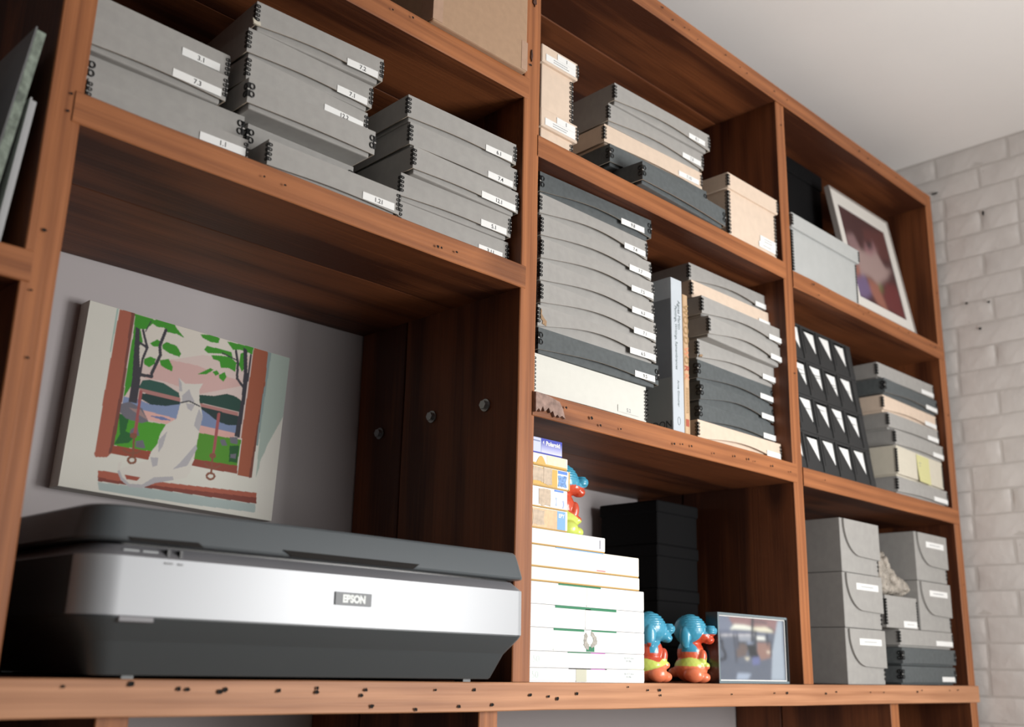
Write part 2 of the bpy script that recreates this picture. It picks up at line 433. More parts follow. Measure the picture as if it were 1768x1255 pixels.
# ------------------------------------------------------------------ archival boxes
def lid_mesh(w_, d, h, z0, bow, flare, m, sag=0.0):
    """open tray turned over: outer walls, inner walls, rolled lower edge of the front wall arched by bow"""
    bm = bmesh.new(); t = .0014; N = 16
    path = [(w_*i/N, 0., i/N, True) for i in range(N+1)]
    path += [(w_, d*j/4, 0., False) for j in range(1, 5)]
    path += [(w_-w_*i/4, d, 0., False) for i in range(1, 5)]
    path += [(0., d-d*j/4, 0., False) for j in range(1, 4)]
    rings = []
    for (x, y, u, fr) in path:
        k = math.sin(PI*u)**1.15 if fr else 0
        zb = z0+bow*k
        yo = y-flare*k if fr else y
        ix = min(max(x, t), w_-t); iy = min(max(y, t), d-t)
        zt = h-(sag*math.sin(PI*u) if fr else 0)
        rings.append((bm.verts.new((x, y, zt)), bm.verts.new((x, yo, zb)), bm.verts.new((ix, iy-(flare*k if fr else 0), zb+.0001)), bm.verts.new((ix, iy, h-.002))))
    n = len(rings)
    for i in range(n):
        a, b_ = rings[i], rings[(i+1) % n]
        for q in range(3):
            f = bm.faces.new((a[q], a[q+1], b_[q+1], b_[q])); f.material_index = 1 if q == 1 else 0
    f = bm.faces.new([r[0] for r in rings]); bm.faces.new([r[3] for r in rings][::-1])
    bmesh.ops.recalc_face_normals(bm, faces=bm.faces[:])
    return new_me('lid', bm, [m, RIM])
def base_mesh(w_, d, h, m, inset=.0055):
    bm = bmesh.new()
    add_box(bm, inset, w_-inset, inset, d-inset, 0, h, bevel=.0022, seg=2)
    return new_me('base', bm, m)
def ring(bm, c, ax1, ax2, R, r, el=1.0, n=12, k=5, mi=0):
    nrm = ax1.cross(ax2)
    g = []
    for i in range(n):
        t = 2*PI*i/n
        dirv = ax1*math.cos(t)+ax2*math.sin(t)*el
        p = c+dirv*R
        g.append([bm.verts.new(p+(dirv.normalized()*math.cos(s)+nrm*math.sin(s))*r) for s in [2*PI*j/k for j in range(k)]])
    for i in range(n):
        for j in range(k):
            f = bm.faces.new((g[i][j], g[(i+1) % n][j], g[(i+1) % n][(j+1) % k], g[i][(j+1) % k])); f.material_index = mi; f.smooth = True
_clips = {}
def clip_mesh(nl, H, R, mirror=False, el=1.0):
    """bent black wire strip round a vertical corner, nl loops on each side over height H; corner at the origin, faces towards -x and -y"""
    k = (nl, round(H, 4), round(R, 4), mirror, el)
    if k in _clips: return _clips[k]
    bm = bmesh.new(); p = H/nl; s = R*1.15
    add_box(bm, -.0008, s*.8, -.0009, .0002, p*.12, H-p*.12)
    add_box(bm, -.0009, .0002, -.0008, s*.8, p*.12, H-p*.12)
    for i in range(nl):
        zc = p*(i+.5)
        ring(bm, Vector((s*.55+R, -.0009, zc)), Vector((1, 0, 0)), Vector((0, 0, 1)), R, R*.28, el)
        ring(bm, Vector((-.0009, s*.55+R, zc)), Vector((0, 1, 0)), Vector((0, 0, 1)), R, R*.28, el)
        if i:
            add_box(bm, -.0011, R*.55, -.0012, 0, p*i-R*.28, p*i+R*.28, 1)
    if mirror:
        for v in bm.verts: v.co.x = -v.co.x
        bmesh.ops.reverse_faces(bm, faces=bm.faces[:])
    _clips[k] = new_me('corner_clip', bm, [BLACKM, CLIPDOT]); return _clips[k]
TORN = mat('torn_board_core', (.33, .22, .13), .95, var=.3, vscale=200)
CLIPDOT = mat('clip_eyelet', (.45, .44, .42), .5)
def put_clips(t, w_, z, nl, H, R, el=1.0, y=0., x0=0.):
    link('corner_clip', clip_mesh(nl, H, R, False, el), t, (x0, y, z))
    link('corner_clip', clip_mesh(nl, H, R, True, el), t, (x0+w_, y, z))
def label_strip(t, w_, x0, x1, z0, z1, s, y, size=.0098, ink=INK, dashes=0, m=None):
    l = box_obj('label', (0, x1-x0, 0, .0003, 0, z1-z0), m or PAPER, t, (x0, y-.0006, z0))
    if s:
        text(s, size, ink, l, (x1-x0)*.5, -.0002, (z1-z0)*.47, .00006)
    for i in range(dashes):
        zc = (z1-z0)*(i+1)/(dashes+1)
        bm = bmesh.new(); x = (x1-x0)*.25
        while x < (x1-x0)*.7:
            q = random.uniform(.0015, .005); add_box(bm, x, x+q, -.0003, 0, zc-.0006, zc+.0006); x += q+.0009
        tag(link('printed_line', new_me('printed_line', bm, FADED), l), kind='stuff')
    return l
def abox(label, group, x, y, rot, w_, ztop, m, h=.043, d=.29, clip='s', lab=None, bow=.003, flare=.0012, lz=.006, lx=(.70, .955), gap=.005, clips=True, cat='storage box', dashes=0, ink=INK, lh=.0115, torn=None):
    t = thing('archival_box', label, cat, (x, y, ztop-h), rad(rot), group)
    link('base', base_mesh(w_, d, h*.9, m), t)
    link('lid', lid_mesh(w_, d, h-.0004, gap, bow, flare, m), t)
    if clips:
        if clip == 's': put_clips(t, w_, gap+(h-gap)*.14, 4, (h-gap)*.74, .0021*h/.043)
        elif clip == 'l': put_clips(t, w_, gap+(h-gap)*.2, 2, (h-gap)*.62, .0036*h/.043, 1.15)
    if torn:
        bm = bmesh.new()
        if torn == 'curl': add_prism(bm, [(-.004, gap-.001), (-.006, gap+.007), (-.0035, gap+.005), (.001, gap+.0035), (.006, gap+.0045), (.007, gap-.001), (.001, gap-.0015)], -.004, -.001)
        elif torn == 'rip': add_prism(bm, [(.006, h-.006), (.009, h-.010), (.008, h-.015), (.014, h-.022), (.020, h-.026), (.019, gap+.003), (.010, gap+.0055), (.011, gap+.010), (.006, gap+.014)], -.0016, -.0004)
        else: add_prism(bm, [(.002, gap+.002), (.005, gap+.005), (.012, gap+.007), (.015, gap+.004), (.011, gap+.001), (.008, gap+.003), (.004, gap-.001)], -.003, -.001)
        link('torn_board', new_me('torn_board', bm, {'curl': IVORY, 'rip': TORN, 'scrap': TORN}[torn]), t)
    if lab or dashes:
        label_strip(t, w_, w_*lx[0], w_*lx[1], lz, lz+lh, lab, -.0002-flare*.6, dashes=dashes, ink=ink)
    return t
G1 = 'flat archival boxes on the upper left shelf'
# stack at the left end
abox('grey box labelled 3.1, top of the left-end stack', G1, -.770, .055, .8, .209, 2.078, GREY, lab='3.1', lz=.0115, lx=(.66, .93), d=.3)
abox('grey box labelled 7.3, second from top of the left-end stack', G1, -.768, .039, .6, .198, 2.0352, GREY, lab='7.3', lz=.008, lx=(.60, .96), d=.3)
abox('unlabelled grey box with large black corner loops, above the box labelled 1.1', G1, -.752, .056, -1.6, .218, 1.9922, GREY, clip='l', d=.3)
abox('grey box labelled 1.1 lying on the shelf at the left end', G1, -.756, .034, -.9, .220, 1.949, GREY, lab='1.1', lx=(.68, .985), lz=.017, d=.3)
# middle stack
abox('grey box labelled 7.2 with a torn corner, top of the middle stack', G1, -.542, .033, -3.0, .217, 2.164, GREY, lab='7.2', bow=.006, torn='curl')
abox('grey box labelled 7.1, second from top of the middle stack', G1, -.548, .038, -.6, .216, 2.121, GREY, lab='7.1', bow=.004)
abox('grey box labelled 12.2, third from top of the middle stack', G1, -.546, .036, 2.2, .214, 2.078, GREY, lab='12.2', lx=(.62, .96), lz=.0125, bow=.001)
abox('unlabelled grey box with large black corner loops jutting out below the box labelled 12.2', G1, -.550, .020, -1.1, .214, 2.035, GREY, clip='l', bow=.001, d=.25)
abox('grey box set back under the middle stack, resting on the shelf-level boxes', G1, -.521, .062, 0, .182, 1.992, GREY, clip='l', d=.25)
abox('grey box labelled 1.21 standing forward on the shelf edge', G1, -.519, .006, -.6, .2255, 1.949, GREY, lab='1.21', lx=(.70, .955), d=.060, lz=.008)
abox('grey box lying behind the box labelled 1.21', G1, -.525, .070, 0, .205, 1.949, GREY, d=.25)
# right stack
for i, (x, y, r, w_, z, s, lab) in enumerate([(-.280, .013, -1.6, .231, 2.121, 'top of', '6.1'), (-.272, .015, -1.2, .23, 2.078, 'second from top of', '7.4'), (-.270, .006, .3, .229, 2.035, 'third from top of', '12.1'), (-.279, .022, -1.7, .23, 1.992, 'fourth from top of', '5.1'), (-.274, .029, -1.2, .229, 1.949, 'bottom of', '3.11')]):
    abox('grey box labelled %s, %s the stack beside the middle post' % (lab, s), G1, x, y, r, w_, z, GREY, lab=lab, bow=.0035 if i != 1 else .001, lx=((.70, .955), (.71, .955), (.63, .97), (.71, .955), (.71, .94))[i], lz=.009 if i == 4 else .006)
# ---- bay 2, upper shelf
G2 = 'archival boxes on the upper middle shelf'
def lidded(label, group, x, y, w_, d, z, h, lidh, m, nl_lid, nl_body, over=.008, name='lidded_box', labs=None, left=True):
    t = thing(name, label, 'storage box', (x, y, z), 0, group)
    b_ = box_obj('body', (over, w_-over, over, d-over, 0, h-.004), m, t, bevel=.0012)
    bm = bmesh.new(); add_box(bm, 0, w_, 0, d, h-lidh, h, bevel=.0015)
    link('lid', new_me('lid', bm, m), t)
    if nl_lid: put_clips(t, w_, h-lidh+.004, nl_lid, lidh-.008, (lidh-.008)/nl_lid*.3)
    if nl_body: put_clips(t, w_-2*over, .003, nl_body, h-lidh-.006, (h-lidh-.006)/nl_body*.30, y=over, x0=over)
    if not left:
        for o in [c for c in t.children if c.name.startswith('corner_clip') and c.location.x < w_*.4]: bpy.data.objects.remove(o)
    for (x0, x1, z0, z1, s, n, yy) in (labs or []):
        label_strip(t, w_, x0, x1, z0, z1, s, yy, dashes=n, ink=INK)
    return t
for (nm, z, h, nb_) in (('lower', 2.155, .057, 2), ('upper', 2.2122, .126, 9)):
    lidded('tall cream card box with printed labels, %s of the pair at the middle post' % nm, 'cream card boxes against the middle post', .0025, -.001, .096, .30, z, h, .035, CREAM, 4, nb_, .007, left=False,
           labs=[(.010, .089, h-.031, h-.0175, None, 2, -.0002), (.040, .089, h-.0172, h-.005, '1', 0, -.0002)])
# flat pictures: coloured shapes in thousandths of the picture width and height
PAINTING = [('p',(204,186,180),[(198,1),(799,0),(789,719),(197,745)]),('p',(206,200,190),[(203,0),(799,0),(798,46),(710,107),(545,129),(423,192),(246,257)]),('p',(200,165,160),[(331,260),(399,207),(526,198),(620,215),(756,220),(752,253),(556,358),(376,336),(292,346)]),('p',(52,138,26),[(203,2),(283,3),(303,11),(261,72),(237,80),(257,149),(240,184),(255,284),(247,374),(217,464),(209,473),(208,239),(209,120)]),('p',(52,138,26),[(280,27),(301,0),(338,-9),(388,-4),(403,18),(446,61),(407,51),(363,55),(342,35),(312,42)]),('p',(52,138,26),[(290,145),(320,111),(340,121),(334,149),(307,158)]),('p',(52,138,26),[(347,133),(364,112),(414,118),(441,156),(434,177),(383,171),(350,155)]),('p',(52,138,26),[(274,240),(301,218),(327,223),(324,254),(302,280),(277,269)]),('p',(52,138,26),[(345,225),(386,204),(409,242),(409,269),(380,263),(354,252)]),('p',(52,138,26),[(519,13),(570,-1),(618,2),(614,35),(575,41),(534,31)]),('p',(52,138,26),[(656,9),(797,-2),(795,44),(731,36),(691,50)]),('p',(52,138,26),[(548,97),(558,70),(631,65),(686,67),(695,96),(634,92),(569,110)]),('p',(52,138,26),[(586,116),(635,104),(682,96),(719,121),(717,177),(682,164),(642,176),(632,140),(598,136)]),('p',(52,138,26),[(733,60),(759,35),(774,119),(751,166),(733,132)]),('p',(52,138,26),[(531,249),(591,193),(608,199),(575,235)]),('p',(52,138,26),[(603,212),(624,196),(639,213),(621,230)]),('p',(52,138,26),[(637,221),(664,193),(677,221),(664,252),(642,239)]),('p',(122,138,172),[(209,473),(276,469),(332,482),(471,435),(460,536),(312,524),(302,534),(209,545)]),('p',(112,128,162),[(567,439),(762,455),(757,538),(582,541)]),('p',(34,78,68),[(269,408),(282,360),(316,346),(377,346),(456,380),(465,411),(385,415),(276,414)]),('p',(165,115,110),[(272,407),(468,405),(468,430),(277,426)]),('p',(20,52,50),[(275,432),(337,427),(467,429),(469,442),(403,471),(332,482),(281,460)]),('p',(22,62,52),[(553,363),(627,349),(691,317),(739,321),(775,342),(774,405),(561,408)]),('p',(165,115,110),[(561,408),(761,408),(760,432),(566,428)]),('p',(20,46,46),[(566,428),(763,431),(765,485),(716,498),(661,490),(612,461),(567,439)]),('p',(212,165,156),[(241,526),(312,521),(459,528),(427,568),(318,570),(245,557)]),('p',(205,160,152),[(578,535),(757,534),(750,570),(579,578)]),('p',(100,115,160),[(333,544),(398,534),(442,544),(394,553)]),('p',(66,148,28),[(196,582),(247,576),(299,582),(418,571),(402,671),(369,735),(200,742)]),('p',(72,135,28),[(578,578),(792,566),(787,721),(571,729)]),('p',(22,92,38),[(201,565),(248,584),(243,656),(290,668),(263,714),(202,736),(220,677)]),('p',(22,80,34),[(737,614),(784,602),(785,703),(743,705)]),('p',(52,50,58),[(215,73),(234,81),(251,225),(272,360),(273,495),(235,495),(236,378),(225,234)]),('l',(52,50,58),7,[(250,83),(263,124),(281,171),(268,242),(267,339)]),('l',(52,50,58),7,[(243,157),(278,172)]),('l',(52,50,58),9,[(353,47),(336,145),(345,195),(318,309),(320,327),(272,332)]),('l',(52,50,58),8,[(708,52),(725,118),(731,212),(770,256)]),('l',(52,50,58),6,[(788,50),(787,211)]),('l',(52,50,58),4,[(640,86),(717,105)]),('l',(52,50,58),3,[(279,20),(262,86)]),('p',(46,44,54),[(743,16),(765,25),(787,211),(787,322),(782,555),(755,554),(767,328),(762,171)]),('p',(104,102,112),[(205,514),(238,493),(299,513),(336,576),(308,594),(237,588),(205,561)]),('p',(150,125,122),[(241,526),(294,522),(332,570),(279,548)]),('p',(100,100,110),[(293,698),(324,683),(342,726),(297,729)]),('p',(100,100,110),[(684,593),(708,583),(726,616),(698,623)]),('p',(100,100,110),[(732,564),(772,554),(776,596),(739,596)]),('p',(100,100,110),[(261,643),(290,612),(305,664),(265,674)]),('p',(100,100,110),[(746,662),(774,651),(774,681),(748,683)]),('p',(158,172,164),[(876,0),(1000,0),(1010,340),(930,565),(891,764),(878,141)]),('p',(205,203,195),[(1011,348),(1000,548),(1014,994),(918,961),(900,779),(904,659)]),('p',(128,145,145),[(876,0),(895,1),(882,577),(871,579)]),('p',(150,176,168),[(119,3),(128,1),(125,252),(119,247)]),('p',(158,88,68),[(132,2),(203,0),(202,241),(207,452),(203,739),(201,779),(180,812),(132,822),(126,808),(127,761),(126,476),(129,265)]),('p',(112,62,52),[(186,1),(203,0),(202,241),(207,452),(203,739),(201,779),(184,795),(187,746),(193,384)]),('p',(152,82,56),[(799,0),(876,0),(882,215),(875,231),(869,773),(794,773),(795,557),(789,557),(796,200)]),('p',(110,58,45),[(875,231),(878,141),(869,773),(854,774)]),('p',(142,66,46),[(197,743),(369,735),(361,783),(196,788)]),('p',(132,62,46),[(573,729),(789,719),(793,766),(563,770)]),('p',(158,172,170),[(159,948),(239,943),(392,934),(906,919),(907,967),(531,985),(170,988)]),('p',(160,84,64),[(152,887),(232,883),(387,893),(904,853),(910,916),(392,933),(159,943)]),('p',(120,56,44),[(156,923),(237,924),(390,915),(906,881),(910,916),(392,933),(159,943)]),('p',(204,200,192),[(445,295),(479,319),(528,308),(565,293),(552,335),(559,400),(573,438),(586,485),(577,570),(573,670),(566,737),(563,803),(549,838),(491,866),(408,900),(353,939),(296,946),(255,917),(234,875),(232,830),(249,814),(245,858),(269,875),(340,879),(369,846),(366,791),(369,735),(391,690),(397,632),(418,571),(464,526),(468,467),(470,425),(457,371)]),('p',(204,200,192),[(248,857),(277,835),(368,783),(380,890),(288,933),(259,900)]),('p',(150,72,55),[(267,885),(340,883),(324,906),(279,908)]),('p',(168,166,170),[(563,441),(586,485),(577,570),(549,544),(554,493)]),('p',(168,166,170),[(571,646),(580,668),(543,775),(478,810),(507,767)]),('p',(168,166,170),[(394,665),(428,608),(418,692),(402,735)]),('p',(168,166,170),[(369,767),(405,762),(404,806),(385,818)]),('p',(168,166,170),[(234,875),(255,917),(296,946),(353,939),(408,900),(491,866),(482,848),(398,871),(351,920),(294,928),(259,900),(242,866)]),('p',(168,166,170),[(473,391),(503,345),(517,378),(538,410),(477,423)]),('p',(168,166,170),[(445,295),(462,320),(471,367),(457,371)]),('p',(168,166,170),[(495,427),(540,426),(527,467),(508,456)]),('l',(60,62,66),4,[(471,433),(510,412),(565,428)]),('l',(152,78,78),9,[(283,426),(284,566),(285,669)]),('l',(152,78,78),9,[(663,447),(663,573),(661,682)]),('l',(125,75,55),14,[(275,671),(285,669)]),('l',(125,75,55),14,[(654,692),(665,689)]),('l',(125,75,55),6,[(283,677),(291,777)]),('l',(125,75,55),5,[(245,757),(269,768),(307,759),(318,743)]),('l',(125,75,55),6,[(660,695),(662,781)]),('l',(125,75,55),5,[(627,744),(647,760),(682,756),(702,739)]),('l',(125,75,55),6,[(306,797),(304,809),(294,817),(282,818),(273,810),(272,799),(279,789),(290,784),(301,787),(306,797)]),('l',(125,75,55),6,[(682,803),(678,815),(667,824),(654,824),(644,817),(643,805),(651,794),(664,789),(676,793),(682,803)])]
CHAIR = [('p',(150,120,122),[(167,4),(921,-3),(884,235),(790,216),(223,128)]),('p',(120,130,150),[(9,10),(167,4),(223,128),(199,275),(21,301)]),('p',(232,236,225),[(191,212),(258,132),(383,128),(504,150),(503,209)]),('p',(225,222,200),[(530,155),(709,138),(864,193),(790,227),(533,218)]),('p',(96,106,128),[(13,238),(523,213),(790,232),(788,280),(11,296)]),('p',(150,158,170),[(308,304),(541,282),(508,383),(306,388)]),('p',(232,236,232),[(561,297),(695,288),(704,352),(570,355)]),('p',(150,120,112),[(579,392),(775,388),(779,624),(633,668),(575,541)]),('p',(110,98,96),[(295,409),(456,437),(410,608),(268,652)]),('l',(205,205,210),12,[(0,320),(159,305)]),('l',(205,205,210),12,[(183,303),(268,298)]),('l',(205,205,210),12,[(303,295),(541,278)]),('l',(52,62,72),22,[(523,12),(508,373)]),('l',(52,62,72),18,[(558,223),(555,542)]),('l',(60,70,80),10,[(547,64),(732,71)]),('l',(60,70,80),10,[(761,142),(863,203)]),('l',(70,78,92),20,[(45,300),(57,404)]),('l',(70,78,92),18,[(243,305),(255,400),(272,704)]),('l',(70,78,92),18,[(293,304),(303,483)]),('l',(60,70,80),10,[(315,414),(436,411)]),('l',(60,70,80),10,[(570,366),(776,361)]),('l',(60,70,80),14,[(733,239),(738,432)]),('l',(60,70,80),12,[(781,366),(785,602)]),('l',(50,58,70),22,[(77,404),(83,508),(120,591),(119,654),(48,691)]),('p',(44,52,58),[(415,428),(498,383),(548,425),(575,541),(602,669),(461,618),(434,480)]),('p',(150,165,190),[(415,428),(457,395),(528,399),(517,426)]),('p',(240,232,205),[(384,640),(465,633),(428,682)]),('p',(235,225,205),[(709,523),(772,522),(760,554),(719,550)]),('p',(235,225,205),[(803,505),(839,515),(823,548),(797,538)]),('p',(110,120,165),[(501,628),(604,621),(611,733),(498,755)]),('p',(165,180,200),[(282,873),(484,883),(420,979),(259,979)]),('p',(168,182,196),[(900,20),(973,17),(979,978),(770,978),(802,537)])]
PRINT = [('p',(98,50,48),[(480,119),(1021,-7),(1033,326),(779,374),(432,392)]),('p',(150,118,120),[(34,326),(219,260),(326,427),(183,715),(54,637)]),('p',(176,150,146),[(206,436),(432,392),(594,370),(788,241),(679,326),(819,474),(976,425),(783,595),(522,733),(368,688),(150,725)]),('p',(165,120,125),[(454,289),(677,213),(690,306),(547,401),(387,422)]),('p',(58,34,40),[(488,270),(646,223),(611,308),(478,361)]),('p',(172,108,88),[(63,663),(177,612),(150,725),(4,798)]),('p',(120,100,140),[(-3,800),(250,694),(327,878),(160,981),(-6,985)]),('p',(165,105,88),[(300,709),(522,733),(568,870),(613,1005),(391,976),(303,870)]),('p',(112,112,62),[(532,715),(630,702),(599,787),(509,812)]),('p',(112,38,40),[(714,662),(971,603),(986,985),(632,971),(569,840)])]
for (x, y, r, w_, z, m, s, lab, cl, bow, lx) in [
    (.234, .024, -2.2, .302, 2.370, GREY, 'grey box labelled 8.1, top of the stack beside the two cream boxes', '8.1', 's', .010, (.76, .94)),
    (.227, .034, -1.8, .301, 2.327, GREY, 'grey box labelled 7.8, second from top of the stack beside the two cream boxes', '7.8', 's', .010, (.76, .965)),
    (.224, .042, -2.6, .303, 2.284, CREAM, 'flat cream box labelled 7.10 between grey and slate boxes', '7.10', 's', .003, (.74, .96)),
    (.230, .033, -2.3, .302, 2.241, DARK, 'slate grey box directly under the flat cream box, upper of two slate boxes', None, 'l', .001, None)]:
    abox(s, G2, x, y, r, w_, z, m, lab=lab, clip=cl, bow=bow, flare=.002, lx=lx or (.7, .9), lz=.010, ink=FADED, d=.29)
abox('slate grey box on the shelf edge, reaching to the square cream box', G2, .262, -.020, 2.2, .292, 2.198, DARK, clip='l', bow=.002, flare=.002, d=.28)
lidded('square cream card box with a double white label beside the right-hand post', G2, .580, -.002, .197, .30, 2.155, .142, .036, CREAM, 4, 12, .005, name='lidded_box',
       labs=[(.125, .190, .020, .037, None, 2, .0044), (.119, .186, .0085, .022, None, 1, .0042)])
# ---- bay 2, lower shelf: tall stack at the post
G3 = 'archival boxes in the tall stack right of the middle post'
TS = [(0.039, 0.034, -2.3, 0.302, 2.1135, DARK, '9.8', 'slate box labelled 9.8, top of', 'l', .009, (.70, .92)), (0.036, 0.031, -.1, 0.302, 2.0705, GREY, '7.4', 'grey box labelled 7.4, second from top of', 's', .011, (.76, .97)),
      (0.035, 0.026, -.1, 0.308, 2.0275, GREY, '7.7', 'grey box labelled 7.7, third from top of', 's', .010, (.775, .985)), (0.034, 0.024, -.9, 0.308, 1.9845, GREY, '7.5', 'grey box labelled 7.5, fourth from top of', 's', .012, (.775, .985)),
      (0.028, 0.020, -.5, 0.311, 1.9415, GREY, '6.3', 'grey box labelled 6.3, fifth from top of', 's', .011, (.78, .985)), (0.023, 0.013, -.7, 0.311, 1.8985, GREY, '7.1', 'grey box labelled 7.1 just under the box labelled 6.3', 's', .012, (.78, .985)),
      (0.018, 0.014, -2.0, 0.308, 1.8555, GREY, '6.5', 'grey box labelled 6.5 with a torn corner, above the slate 9.5 box', 's', .015, (.75, .985)), (0.012, 0.006, -1.2, 0.315, 1.8125, DARK, '9.5', 'slate box labelled 9.5, second from bottom of', 'l', .006, (.775, .955))]
for (x, y, r, w_, z, m, lab, s, cl, bow, lx) in TS:
    abox(s+(' the tall stack by the middle post' if s[-3:] in (' of', ' in') else ''), G3, x, y, r, w_, z, m, lab=lab, clip=cl, bow=bow*1.25, flare=.0045, lx=lx, lz=.0075, d=.29, ink=INK, torn='rip' if lab == '6.5' else None)
t = thing('archival_box', 'deep ivory box marked 5.2 at the foot of the tall stack', 'storage box', (.008, .012, 1.699), 0, G3)
link('base', base_mesh(.297, .29, .062, WHITE), t)
link('lid', lid_mesh(.297, .29, .0696, .004, .001, .0008, WHITE), t)
put_clips(t, .297, .006, 9, .058, .0019)
label_strip(t, .297, .215, .275, .010, .022, '5.2', -.001, ink=FADED, m=mat('white_label_on_white', (.66, .66, .61), .8))
# ---- bay 2, lower shelf: second stack
G4 = 'archival boxes in the stack right of the two books'
ST = [(.513, .057, -1.0, .302, 2.086, GREY, 'grey box, top of', 's', .011, (.79, .985)), (.505, .046, -.4, .309, 2.043, CREAM, 'cream box, second from top of', 's', .003, (.79, .985)),
      (.496, .016, .3, .309, 2.000, GREY, 'grey box just below the cream one in', 's', .010, (.80, .985)), (.504, .006, 2.6, .303, 1.957, GREY, 'grey box, fourth from top of', 's', .013, (.80, .985)),
      (.504, .035, .3, .297, 1.914, GREY, 'grey box directly above the three slate boxes in', 's', .010, (.80, .985)), (.503, .035, 1.6, .293, 1.871, DARK, 'upper of the three slate boxes in', 'l', .007, (.80, .985)),
      (.509, .034, 1.8, .288, 1.828, DARK, 'middle of the three slate boxes in', 'l', .012, (.80, .975)), (.509, .038, .8, .300, 1.785, DARK, 'lowest of the three slate boxes in', 'l', .007, (.78, .975)),
      (.480, .022, .6, .308, 1.742, CREAM, 'cream box at the foot of', 's', .010, (.80, .975))]
for (x, y, r, w_, z, m, s, cl, bow, lx) in ST:
    abox(s+' the stack right of the books', G4, x, y, r, w_, z, m, clip=cl, bow=bow*1.25, flare=.0045, lx=lx, lz=.0085, d=.29, dashes=0, lab=' ', ink=FADED, torn='scrap' if 'three slate boxes in' in s and m is GREY else None)
# ---- books between them
SILV = mat('silver_white_cover', (.52, .57, .62), .35, var=.03)
SILD = mat('grey_photo_cover', (.25, .27, .30), .35, var=.1, vscale=20)
PAGES = mat('book_pages', (.75, .73, .68), .9)
t = thing('book', 'thick silver-white art book standing between the tall stack and the wood-grain book', 'book', (.380, .006, 1.699), 0, 'books between the box stacks')
box_obj('pages', (.003, .031, .003, .236, .003, .301), PAGES, t)
bm = bmesh.new(); add_box(bm, 0, .035, 0, .0028, 0, .305, bevel=.0012, seg=2); add_box(bm, 0, .0028, .001, .24, 0, .305); add_box(bm, .0322, .035, .001, .24, 0, .305)
cv = link('cover', new_me('cover', bm, SILV), t)
ft = box_obj('cover_photo', (-.0004, 0, .002, .238, .105, .262), SILD, t)
tag(ft, 'darker grey band across the cover')
f2 = box_obj('cover_photo', (-.0004, 0, .002, .238, 0, .1045), mat('grey_cover_foot', (.36, .38, .38), .4), t)
SER = mat('grey_print', (.16, .20, .21), .8)
text('Agnes Martin', .0115, SER, t, .0235, -.0003, .232, rot=(PI/2, PI/2, 0), sx=.95)
text('Paintings, Writings, Remembrances', .0102, SER, t, .0135, -.0003, .185, rot=(PI/2, PI/2, 0), sx=.88)
text('Arne Glimcher', .0085, SER, t, .0175, -.0003, .075, rot=(PI/2, PI/2, 0))
bm = bmesh.new(); ring(bm, Vector((.0175, -.0002, .022)), Vector((1, 0, 0)), Vector((0, 0, 1)), .0042, .0004, 1.8, 14, 4); link('spine_emblem', new_me('spine_emblem', bm, SER), t)
text('LONDON', .019, INK, t, -.0008, .045, .014, rot=(PI/2, 0, -PI/2))
bm = bmesh.new()
for i in range(6): add_box(bm, -.0008, -.0004, .058, .058+.036-.003*(i % 3)-(.02 if i == 5 else 0), .086-i*.0095, .0885-i*.0095)
tag(link('printed_line', new_me('printed_line', bm, INK), t), kind='stuff')
WG = wood('wood_grain_cover', 2, (.60, .42, .26), (.36, .22, .12), False)
t = thing('book', 'slim wood-grain patterned book with carved block letters on its spine', 'book', (.4165, .006, 1.699), 0, 'books between the box stacks')
box_obj('pages', (.002, .014, .003, .20, .003, .276), PAGES, t)
bm = bmesh.new(); add_box(bm, 0, .0165, 0, .0022, 0, .280, bevel=.001); add_box(bm, 0, .0018, .001, .205, 0, .28); add_box(bm, .0147, .0165, .001, .205, 0, .28)
link('cover', new_me('cover', bm, WG), t)
LC = [mat('letter_tan', (.34, .22, .10), .5), mat('letter_copper', (.62, .27, .15), .4), mat('letter_red', (.42, .10, .06), .4)]
for i, ch in enumerate('WOOD'): text(ch, .0215, LC[0], t, .0083, -.0003, .248-i*.0205, bold=.0006, rot=(PI/2, PI/2, 0))
for i, ch in enumerate('WORK'): text(ch, .0190, LC[(1, 0, 2, 1)[i]], t, .0083, -.0003, .163-i*.0165, bold=.0006, rot=(PI/2, PI/2, 0))
for k_, xx in enumerate((.0055, .0085, .0115)):
    bm = bmesh.new(); zz = .092
    while zz > .045: q = random.uniform(.002, .006); add_box(bm, xx, xx+.0012, -.0003, 0, zz-q, zz); zz -= q+.001
    tag(link('printed_line', new_me('printed_line', bm, LC[0]), t), kind='stuff')
box_obj('spine_emblem', (.003, .013, -.0004, 0, .016, .030), LC[2], t)

# ---- bay 3, upper shelf
G5 = 'boxes on the upper right shelf'
lidded('pale grey lidded box in front of the leaning print', G5, .834, -.004, .318, .108, 2.145, .143, .036, PALE, 4, 14, .007, name='lidded_box')
t = thing('storage_box', 'tall matt black box standing behind the pale grey lidded box', 'box', (.838, .118, 2.1453), 0, G5)
box_obj('body', (0, .372, 0, .28, 0, .36), BLACKB, t, bevel=.002); box_obj('lid', (-.003, .375, -.003, .283, .36, .402), BLACKB, t, bevel=.002)
